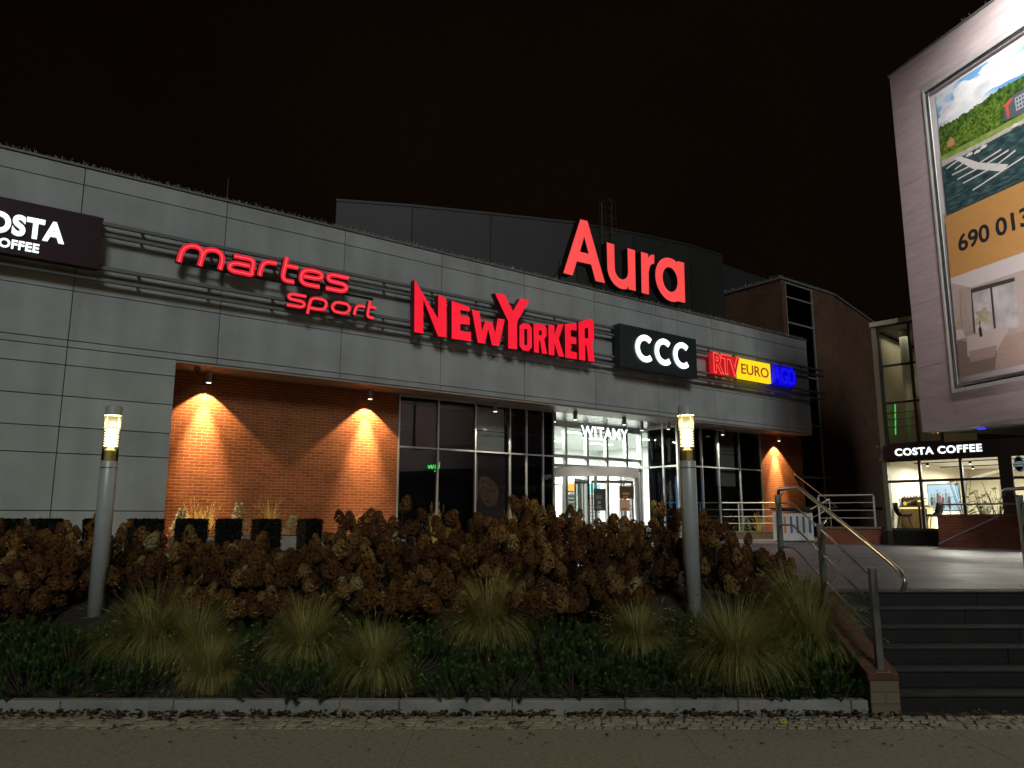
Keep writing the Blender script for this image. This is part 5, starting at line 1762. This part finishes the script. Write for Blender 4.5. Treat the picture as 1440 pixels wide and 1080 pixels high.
# ornamental grass tussocks: (x, y, height, spread, label)
GR = [
    (-3.65, 8.15, 0.86, 0.58, 'wide dry grass tussock at the foot of the left lamp post'),
    (-3.15, 8.00, 0.76, 0.46, 'dry grass tussock joined to the wide one right of the left lamp post'),
    (-2.80, 7.52, 0.64, 0.36, 'small dry grass tussock right of the left lamp post, at the kerb'),
    (-2.05, 8.00, 0.84, 0.44, 'upright dry grass tussock under the left half of the red capitals, rear one of its pair'),
    (-1.28, 7.58, 0.76, 0.40, 'upright dry grass tussock at the kerb, front one of its pair'),
    (-0.25, 8.35, 0.90, 0.46, 'dark dry grass tussock behind the pines, in the middle of the bed'),
    (1.28, 8.20, 0.68, 0.44, 'low dry grass tussock left of the right lamp post'),
    (2.15, 7.72, 0.92, 0.52, 'largest dry grass tussock, before the foot of the right lamp post'),
    (3.08, 8.45, 0.95, 0.46, 'dry grass tussock behind the tall one that leans over the cheek wall'),
    (2.98, 7.98, 0.92, 0.44, 'tall dry grass tussock leaning over the cheek wall by the steps'),
]
for k, (x, y, h, s_, lab) in enumerate(GR):
    gme = tuft(3600 if s_ > 0.45 else 2800, h, s_, 100 + k, w=0.0050, seg=7, heads=0.02, droop=0.85)
    o = gme.build('ornamental_grass', M['blade'])
    o.location = (x, y, bed_z(x, y) - 0.01); o.scale = (0.78, 0.78, 0.80) if x < 1.8 else (0.80, 0.80, 0.86)
    tag(o, lab, 'grass', 'dry grass tussocks in the bed')


# dwarf pines
def pine_mesh(seed, n_sh=30, rad=0.42, hgt=0.32):
    random.seed(seed)
    nd, br = MB(), MB()
    for k in range(n_sh):
        a_ = k * 2.39996 + random.uniform(-.4, .4); r_ = rad * sqrt((k + 0.5) / n_sh)
        base = Vector((r_ * cos(a_), r_ * sin(a_), 0))
        top_z = hgt * (1 - 0.62 * (r_ / rad) ** 2) * random.uniform(0.75, 1.2)
        L_ = random.uniform(0.10, 0.17)
        dv = Vector((cos(a_) * 0.6 * r_ / rad + random.uniform(-.15, .15), sin(a_) * 0.6 * r_ / rad + random.uniform(-.15, .15), 1)).normalized()
        p0 = base + Vector((0, 0, max(0.02, top_z - L_))); p1 = p0 + dv * L_
        br.tube([Vector((base.x * 0.3, base.y * 0.3, 0)), p0, p1], [0.009, 0.007, 0.003], 4, caps=False)
        sv = dv.orthogonal().normalized(); tv = dv.cross(sv)
        for q in range(130):
            t = random.random() ** 0.75
            c0 = p0 + dv * L_ * t
            an = random.uniform(0, 2 * pi)
            out = (sv * cos(an) + tv * sin(an))
            up = 0.75 + 0.9 * t
            nv = (out + dv * up).normalized() * random.uniform(0.042, 0.062)
            wv = dv.cross(out).normalized() * 0.0017
            nd.face([c0 - wv, c0 + wv, c0 + nv + wv * 0.6, c0 + nv - wv * 0.6])
    return nd, br


PV = []
for k in range(4):
    nd, br = pine_mesh(300 + k, 38 + 4 * k)
    PV.append((nd.mesh('needles', M['needle']), br.mesh('branches', M['twig'])))
random.seed(77)
spots = []
x = -6.2
while x < 3.0:
    for row in range(3):
        spots.append((x + random.uniform(-0.15, 0.15) + 0.28 * row, 7.53 + row * 0.40 + random.uniform(-0.07, 0.07), random.uniform(0.85, 1.1) * (1.0 if row else 0.85)))
    x += 0.56
spots += [(2.52, 7.50, 0.85), (2.82, 7.52, 0.95), (2.93, 7.66, 1.25), (2.66, 7.9, 1.0)]
for k, (x, y, s_) in enumerate(spots):
    if x > 3.1:
        continue
    if any((x - a) ** 2 + (y - b) ** 2 < 0.15 ** 2 for a, b, *_ in GR):
        continue
    p = empty('dwarf_pine', (x, y, bed_z(x, y) - 0.02), random.uniform(0, 6.28), 'low dark green dwarf pine in the planting bed along the kerb', 'pine', 'dwarf pines along the kerb')
    p.scale = (s_, s_, s_ * random.uniform(0.85, 1.1))
    for nm, me in zip(('needles', 'branches'), PV[k % 4]):
        o = bpy.data.objects.new(nm, me); COL.objects.link(o); o.parent = p


# dried hydrangeas
def head_mesh(seed, m):
    random.seed(seed)
    g = MB()
    H_, R0 = random.uniform(0.165, 0.22), random.uniform(0.080, 0.102)
    for k in range(250):
        t = random.random()
        r_ = R0 * (sin(min(1, t * 2.2 + 0.12) * pi / 2)) * (1 - 0.72 * t ** 1.7) * random.uniform(0.86, 1.05)
        a_ = random.uniform(0, 2 * pi)
        c = Vector((r_ * cos(a_), r_ * sin(a_), t * H_))
        nrm = Vector((cos(a_), sin(a_), 0.35 + random.uniform(-.5, .5))).normalized()
        s1 = nrm.orthogonal().normalized(); s1.rotate(__import__('mathutils').Quaternion(nrm, random.uniform(0, 3)))
        s2 = nrm.cross(s1)
        e = random.uniform(0.011, 0.018)
        i = len(g.v)
        cen = c + nrm * random.uniform(-0.002, 0.003)
        g.v.append(tuple(cen))
        for q in range(4):
            aa = q * pi / 2
            d0 = s1 * cos(aa) + s2 * sin(aa); d1 = s1 * cos(aa + 0.62) + s2 * sin(aa + 0.62); d2 = s1 * cos(aa - 0.62) + s2 * sin(aa - 0.62)
            cup = nrm * random.uniform(-0.002, 0.008)
            j = len(g.v)
            g.v += [tuple(cen + d2 * e * 0.75 + cup * .5), tuple(cen + d0 * e * 1.1 + cup), tuple(cen + d1 * e * 0.75 + cup * .5)]
            g.f.append((i, j, j + 1, j + 2)); g.m.append(0)
    return g.mesh('flower_head', m)


HEADS = [head_mesh(500 + k, M['head%d' % (0, 1, 0, 1, 0, 2, 2, 3)[k]]) for k in range(8)]


def shrub(x, y, h, rad, n_h, seed, lab, pale=0.1):
    random.seed(seed)
    z0 = bed_z(x, y)
    s = empty('hydrangea_shrub', (x, y, z0), 0, lab, 'shrub', 'dried hydrangeas filling the bed')
    st, lf = MB(), MB()
    pts = []
    for k in range(n_h):
        a_ = k * 2.39996 + random.uniform(-.3, .3)
        r_ = rad * sqrt((k + 0.5) / n_h)
        zz = h * (0.98 - 0.62 * (r_ / rad) ** 1.6) * random.uniform(0.86, 1.06)
        if random.random() < 0.14:
            zz += random.uniform(0.06, 0.22)
        p = Vector((r_ * cos(a_), r_ * sin(a_), max(0.16, zz - 0.18)))
        pts.append(p)
        b = Vector((p.x * 0.2, p.y * 0.2, 0))
        mid = (b + p) / 2 + Vector((-p.x * 0.10, -p.y * 0.10, 0.05))
        st.tube([b, mid, p + Vector((0, 0, 0.08))], [0.006, 0.005, 0.003], 4, caps=False)
        for q in range(7):
            t = random.uniform(0.2, 0.95)
            c = b.lerp(p, t) + Vector((random.uniform(-.05, .05), random.uniform(-.05, .05), 0))
            an = random.uniform(0, 6.28)
            dv = Vector((cos(an), sin(an), random.uniform(-1.2, 0.2))).normalized()
            sv = dv.cross(Vector((0, 0, 1))).normalized() * random.uniform(0.012, 0.03)
            L_ = random.uniform(0.06, 0.11)
            lf.face([c, c + dv * L_ * 0.5 + sv, c + dv * L_ + Vector((0, 0, random.uniform(-.02, .02))), c + dv * L_ * 0.5 - sv])
    st.build('stems', M['twig'], s)
    lf.build('leaves', M['oldleaf'], s)
    for p in pts:
        rnd = random.random()
        me = HEADS[random.choice((5, 6)) if rnd < pale else (7 if rnd < pale * 1.2 else random.choice((0, 1, 2, 3, 4)))]
        o = bpy.data.objects.new('flower_head', me); COL.objects.link(o)
        o.parent = s
        o.location = p
        tl_ = random.uniform(0.1, 0.55); ta = atan2(p.y, p.x) if p.length > 0 else 0
        o.rotation_euler = (Matrix.Rotation(tl_, 3, Vector((-sin(ta), cos(ta), 0))) @ Matrix.Rotation(random.uniform(0, 6.28), 3, 'Z')).to_euler()
        k = random.choice((random.uniform(0.58, 0.85), random.uniform(0.85, 1.1), random.uniform(0.95, 1.25)))
        o.scale = (k, k, k * random.uniform(0.85, 1.1))


HLAB = {'front': 'dried brown hydrangea low at the front of the mass, between grasses and taller hydrangeas',
        'mid': 'dried brown hydrangea in the middle of the mass, surrounded by other hydrangeas',
        'back': 'tall dried brown hydrangea along the back of the mass, heads against the facade',
        'left': 'loose dried hydrangea left of the left lamp post',
        'right': 'low dried hydrangea at the right end of the mass, near the railing'}
random.seed(99)
rowsH = [(8.75, 0.55, 'front'), (9.35, 0.75, 'mid'), (9.95, 0.92, 'mid'), (10.6, 1.07, 'back')]
cnt = 0
for (yb_, hb, tg) in rowsH:
    x = -7.0 if yb_ > 8.9 else -6.6
    while x < 3.1:
        X = x + random.uniform(-0.12, 0.12); Y = yb_ + random.uniform(-0.12, 0.12)
        rx = X / Y                     # keeps to the bed's real outline: lower growth left and by the steps
        h = hb
        t2 = tg
        if rx < -0.43:
            h = hb * 0.78; t2 = 'left' if rx < -0.53 else tg
        elif rx < -0.26:
            h = hb * 0.58
        if rx > 0.26:
            h = hb * 0.80; t2 = 'right' if rx > 0.28 else tg
        if X > 2.95 or (X > 2.8 and Y > 10.5) or (X > 2.3 and Y < 8.9):
            x += 0.6
            continue
        if abs(X + 4.70) < 0.3 and abs(Y - 9.0) < 0.3 or abs(X - 2.05) < 0.3 and abs(Y - 9.0) < 0.3:
            Y += 0.35
        if Y < 9.62 and min(abs(X + 4.70 * Y / 9.0), abs(X - 2.05 * Y / 9.0)) < (0.68 if Y < 9.1 else 0.40):
            x += 0.60
            continue
        cnt += 1
        shrub(X, Y, h * random.uniform(0.9, 1.12), random.uniform(0.40, 0.50), random.randint(20, 27), 700 + cnt, HLAB[t2], pale=(0.20 if tg != 'back' else 0.06))
        x += 0.60

for (X, Y, h) in ((2.95, 9.55, 0.62), (2.98, 10.15, 0.62), (2.62, 10.75, 0.72), (2.95, 9.1, 0.48)):
    cnt += 1
    shrub(X, Y, h, 0.40, 19, 700 + cnt, HLAB['right'], pale=0.15)

# clipped box cubes in front of the brick and panel wall
def box_hedge(u_, y_, w_, h_, label, seed):
    b = empty('box_hedge', fp(u_, y_, 0.93), FA, label, 'hedge', 'clipped box cubes before the wall')
    random.seed(seed)
    g = MB()
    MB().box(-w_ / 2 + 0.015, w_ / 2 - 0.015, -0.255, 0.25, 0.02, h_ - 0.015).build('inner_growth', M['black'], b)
    for k in range(1500):
        f = random.choice(('x', 'y', 'z', 'y'))
        X, Y, Z = random.uniform(-w_ / 2, w_ / 2), random.uniform(-0.27, 0.27), random.uniform(0.02, h_)
        if f == 'x': X = random.choice((-1, 1)) * w_ / 2
        elif f == 'y': Y = -0.27
        else: Z = h_
        c = Vector((X + random.gauss(0, .009), Y + random.gauss(0, .009), Z + random.gauss(0, .009)))
        d_ = Vector((random.uniform(-1, 1), random.uniform(-1, 1), random.uniform(-1, 1))).normalized()
        s_ = d_.orthogonal().normalized() * 0.014
        g.face([c - d_ * 0.022, c + s_, c + d_ * 0.022, c - s_])
    g.build('foliage', M['box'], b)
for k, (u_, w_, lab) in enumerate(((-3.05, 0.62, 'dark clipped box cube at the left edge of the photo'), (-2.42, 0.5, 'dark clipped box cube left of the left lamp post'),
                                   (-1.62, 0.44, 'dark clipped box cube hidden partly by the left lamp post'), (-0.78, 0.62, 'dark clipped box cube right of the left lamp post, before grey panels'),
                                   (0.06, 0.56, 'dark clipped box cube before the left end of the brick wall'), (0.78, 0.44, 'dark clipped box cube right of the golden grass at the brick wall'),
                                   (1.55, 0.52, 'dark clipped box cube before the middle of the brick wall'), (2.5, 0.42, 'small dark clipped box cube before the right part of the brick wall'))):
    box_hedge(u_, -2.0, w_ * 0.92, 0.77, lab, 40 + k)

# planting trough along the brick wall, with lit grasses and conifers
tr = empty('planting_trough', fp(0.3, 0.45, 0.93), FA, 'low stone trough of grasses along the foot of the brick wall', 'planter')
MB().box(0, 5.8, -0.25, 0.25, 0, 0.38).build('trough', M['kerb'], tr)
MB().box(0.04, 5.76, -0.21, 0.21, 0.381, 0.40).build('soil', M['soil'], tr)
PL = [(0.78, 'gold', 0.72, 'bright golden grass tuft lit by the leftmost downlight'), (1.05, 'gold', 0.62, 'second golden grass tuft beside the brightest one'), (0.48, 'conifer', 0.6, 'pale green conifer at the left end of the trough'),
      (1.75, 'conifer', 0.75, 'pale green conifer right of the golden tufts'), (2.5, 'gold', 0.78, 'thin golden grass tuft in the middle of the brick wall'), (3.1, 'conifer', 0.45, 'small conifer in the dim middle of the brick wall'), (4.7, 'gold', 0.5, 'short golden grass tuft under the right brick downlight')]
for k, (u_, ty, h_, lab) in enumerate(PL):
    if ty == 'gold':
        g = tuft(110, h_, 0.28, 60 + k, 0.012, 4, 0.35, 0.3)
    else:
        g = MB()
        random.seed(60 + k)
        for q in range(420):
            t = random.random(); r_ = 0.26 * (1 - t * 0.85) * random.uniform(0.5, 1.1); a_ = random.uniform(0, 6.28)
            c = Vector((r_ * cos(a_), r_ * sin(a_), t * h_)); d_ = Vector((cos(a_), sin(a_), random.uniform(0.2, 1.4))).normalized() * 0.07
            s_ = d_.orthogonal().normalized() * 0.012
            g.face([c - s_, c + s_, c + d_])
    o = g.build('trough_grass' if ty == 'gold' else 'small_conifer', M[ty])
    o.location = fp(u_ + 0.0, 0.45, 1.33); o.rotation_euler = (0, 0, FA)
    tag(o, lab, 'grass' if ty == 'gold' else 'conifer', 'plants in the trough')
# plants behind the plaza railing on the right and left of the shop glass
PL2 = [((6.3, 30.3, 1.25), 'conifer', 0.7, 'small conifer behind the plaza railing, left end'), ((7.4, 30.5, 1.25), 'gold', 0.85, 'golden grass behind the plaza railing, left of its middle'),
       ((8.3, 30.6, 1.25), 'gold', 0.8, 'golden grass behind the plaza railing, in its middle'), ((9.2, 30.7, 1.25), 'conifer', 0.85, 'dark conifer behind the plaza railing before the dark window'), ((9.75, 30.8, 1.25), 'gold', 0.95, 'golden grass behind the plaza railing under the lit brick'),
       ((8.9, 30.75, 1.25), 'gold', 0.6, 'short golden grass behind the plaza railing beside the dark conifer')]
for k, (lc, ty, h_, lab) in enumerate(PL2):
    if ty == 'gold':
        g = tuft(90, h_, 0.3, 160 + k, 0.014, 4, 0.3, 0.3)
    else:
        g = MB(); random.seed(160 + k)
        for q in range(360):
            t = random.random(); r_ = 0.28 * (1 - t * 0.8) * random.uniform(0.5, 1.1); a_ = random.uniform(0, 6.28)
            c = Vector((r_ * cos(a_), r_ * sin(a_), t * h_)); d_ = Vector((cos(a_), sin(a_), random.uniform(0.2, 1.4))).normalized() * 0.08
            s_ = d_.orthogonal().normalized() * 0.014
            g.face([c - s_, c + s_, c + d_])
    o = g.build('railing_grass' if ty == 'gold' else 'small_conifer', M[ty])
    o.location = (lc[0], lc[1], lc[2] - 0.31); tag(o, lab, 'grass' if ty == 'gold' else 'conifer', 'plants behind the plaza railing')
for k, (u_, ty, lab) in enumerate(((6.5, 'conifer', 'pale green conifer at the left edge of the dark shop glass'), (7.0, 'gold', 'reddish grass plume before the dark shop glass'), (9.6, 'gold', 'grass tuft before the portrait poster'))):
    g = tuft(60, 0.95, 0.2, 260 + k, 0.012, 4, 0.2, 0.4) if ty == 'gold' else tuft(150, 0.6, 0.3, 270, 0.02, 4, 0.3)
    o = g.build('shopfront_grass' if ty == 'gold' else 'small_conifer', M[ty]); o.location = fp(u_, 0.2, 0.95)
    tag(o, lab, 'grass' if ty == 'gold' else 'conifer')

# lawn patch between bed and facade
g = MB(); random.seed(12)
LQ = [(-9.5, 12.9), (-4.4, 12.9), (-3.4, 14.6), (-8.0, 14.6)]
for k in range(9000):
    X = random.uniform(-9.5, -3.6); Y = random.uniform(12.9, 14.5)
    hh = random.uniform(0.04, 0.08); an = random.uniform(0, 6.28)
    wv = Vector((cos(an), sin(an), 0)) * 0.006
    p = Vector((X, Y, plz(Y) + 0.006))
    g.face([p - wv, p + wv, p + Vector((random.uniform(-.03, .03), random.uniform(-.03, .03), hh))])
tag(g.build('lawn_grass', M['lawn']), kind='stuff')
g = MB(); g.face([(-9.6, 12.75, plz(12.75) + 0.005), (-3.5, 12.75, plz(12.75) + 0.005), (-3.5, 14.6, plz(14.6) + 0.005), (-9.6, 14.6, plz(14.6) + 0.005)])
structure(g, 'lawn', M['lawn_base'])

# fallen leaves
random.seed(31)
g = MB()
def leaf(x, y, z, s_, flat=0.35):
    an = random.uniform(0, 6.28)
    d_ = Vector((cos(an), sin(an), random.uniform(-flat, flat))).normalized(); sv = Vector((-sin(an), cos(an), random.uniform(-flat, flat))).normalized()
    c = Vector((x, y, z)); up = Vector((0, 0, random.uniform(-0.25, 0.45) * s_))
    i = len(g.v)
    mid = c + up * 0.4
    ring = [c - d_ * s_, c - d_ * s_ * .35 + sv * s_ * .6 + up, c + d_ * s_ * .4 + sv * s_ * .5 + up * 0.6, c + d_ * s_ * 1.05, c + d_ * s_ * .4 - sv * s_ * .5 + up * .8, c - d_ * s_ * .35 - sv * s_ * .6 + up * .7]
    g.v.append(tuple(mid)); g.v += [tuple(p) for p in ring]
    for q in range(6):
        g.f.append((i, i + 1 + q, i + 1 + (q + 1) % 6)); g.m.append(0)
for k in range(1500):
    x = random.uniform(-7, 3.4) if random.random() < 0.9 else random.uniform(3.4, 8)
    y = 7.19 - abs(random.gauss(0, 0.055))
    leaf(x, y, 0.012 + random.uniform(0, 0.045) * max(0, 1 - (7.19 - y) / 0.12), random.uniform(0.014, 0.036))
for k in range(260):
    leaf(random.uniform(-7, 8), random.uniform(6.2, 7.15), 0.012, random.uniform(0.010, 0.026), 0.2)
for k in range(60):
    leaf(random.uniform(-5, 6), random.uniform(4.9, 6.6), 0.008, random.uniform(0.010, 0.024), 0.15)
for k in range(350):
    x, y = random.uniform(-7, 3.0), random.uniform(7.32, 7.75)
    leaf(x, y, bed_z(x, y) + 0.02, random.uniform(0.015, 0.035))
tag(g.build('fallen_leaves', island_mat('fallen_leaf', (0.028, 0.016, 0.008), (0.16, 0.085, 0.035))), kind='stuff')
for (x, y, s_, m_, lab) in ((2.28, 6.86, 0.042, 'leaf_yellow', 'bright yellow fallen leaf lying on the cobbles'), (4.12, 7.02, 0.036, 'leaf_pale', 'pale yellow fallen leaf on the cobbles before the steps')):
    g = MB(); leaf(0, 0, 0.018, s_, 0.15); leaf(0.012, 0.01, 0.03, s_ * 0.6, 0.3)
    o = g.build('fallen_leaf', M[m_]); o.location = (x, y, 0.01)
    tag(o, lab, 'leaf')
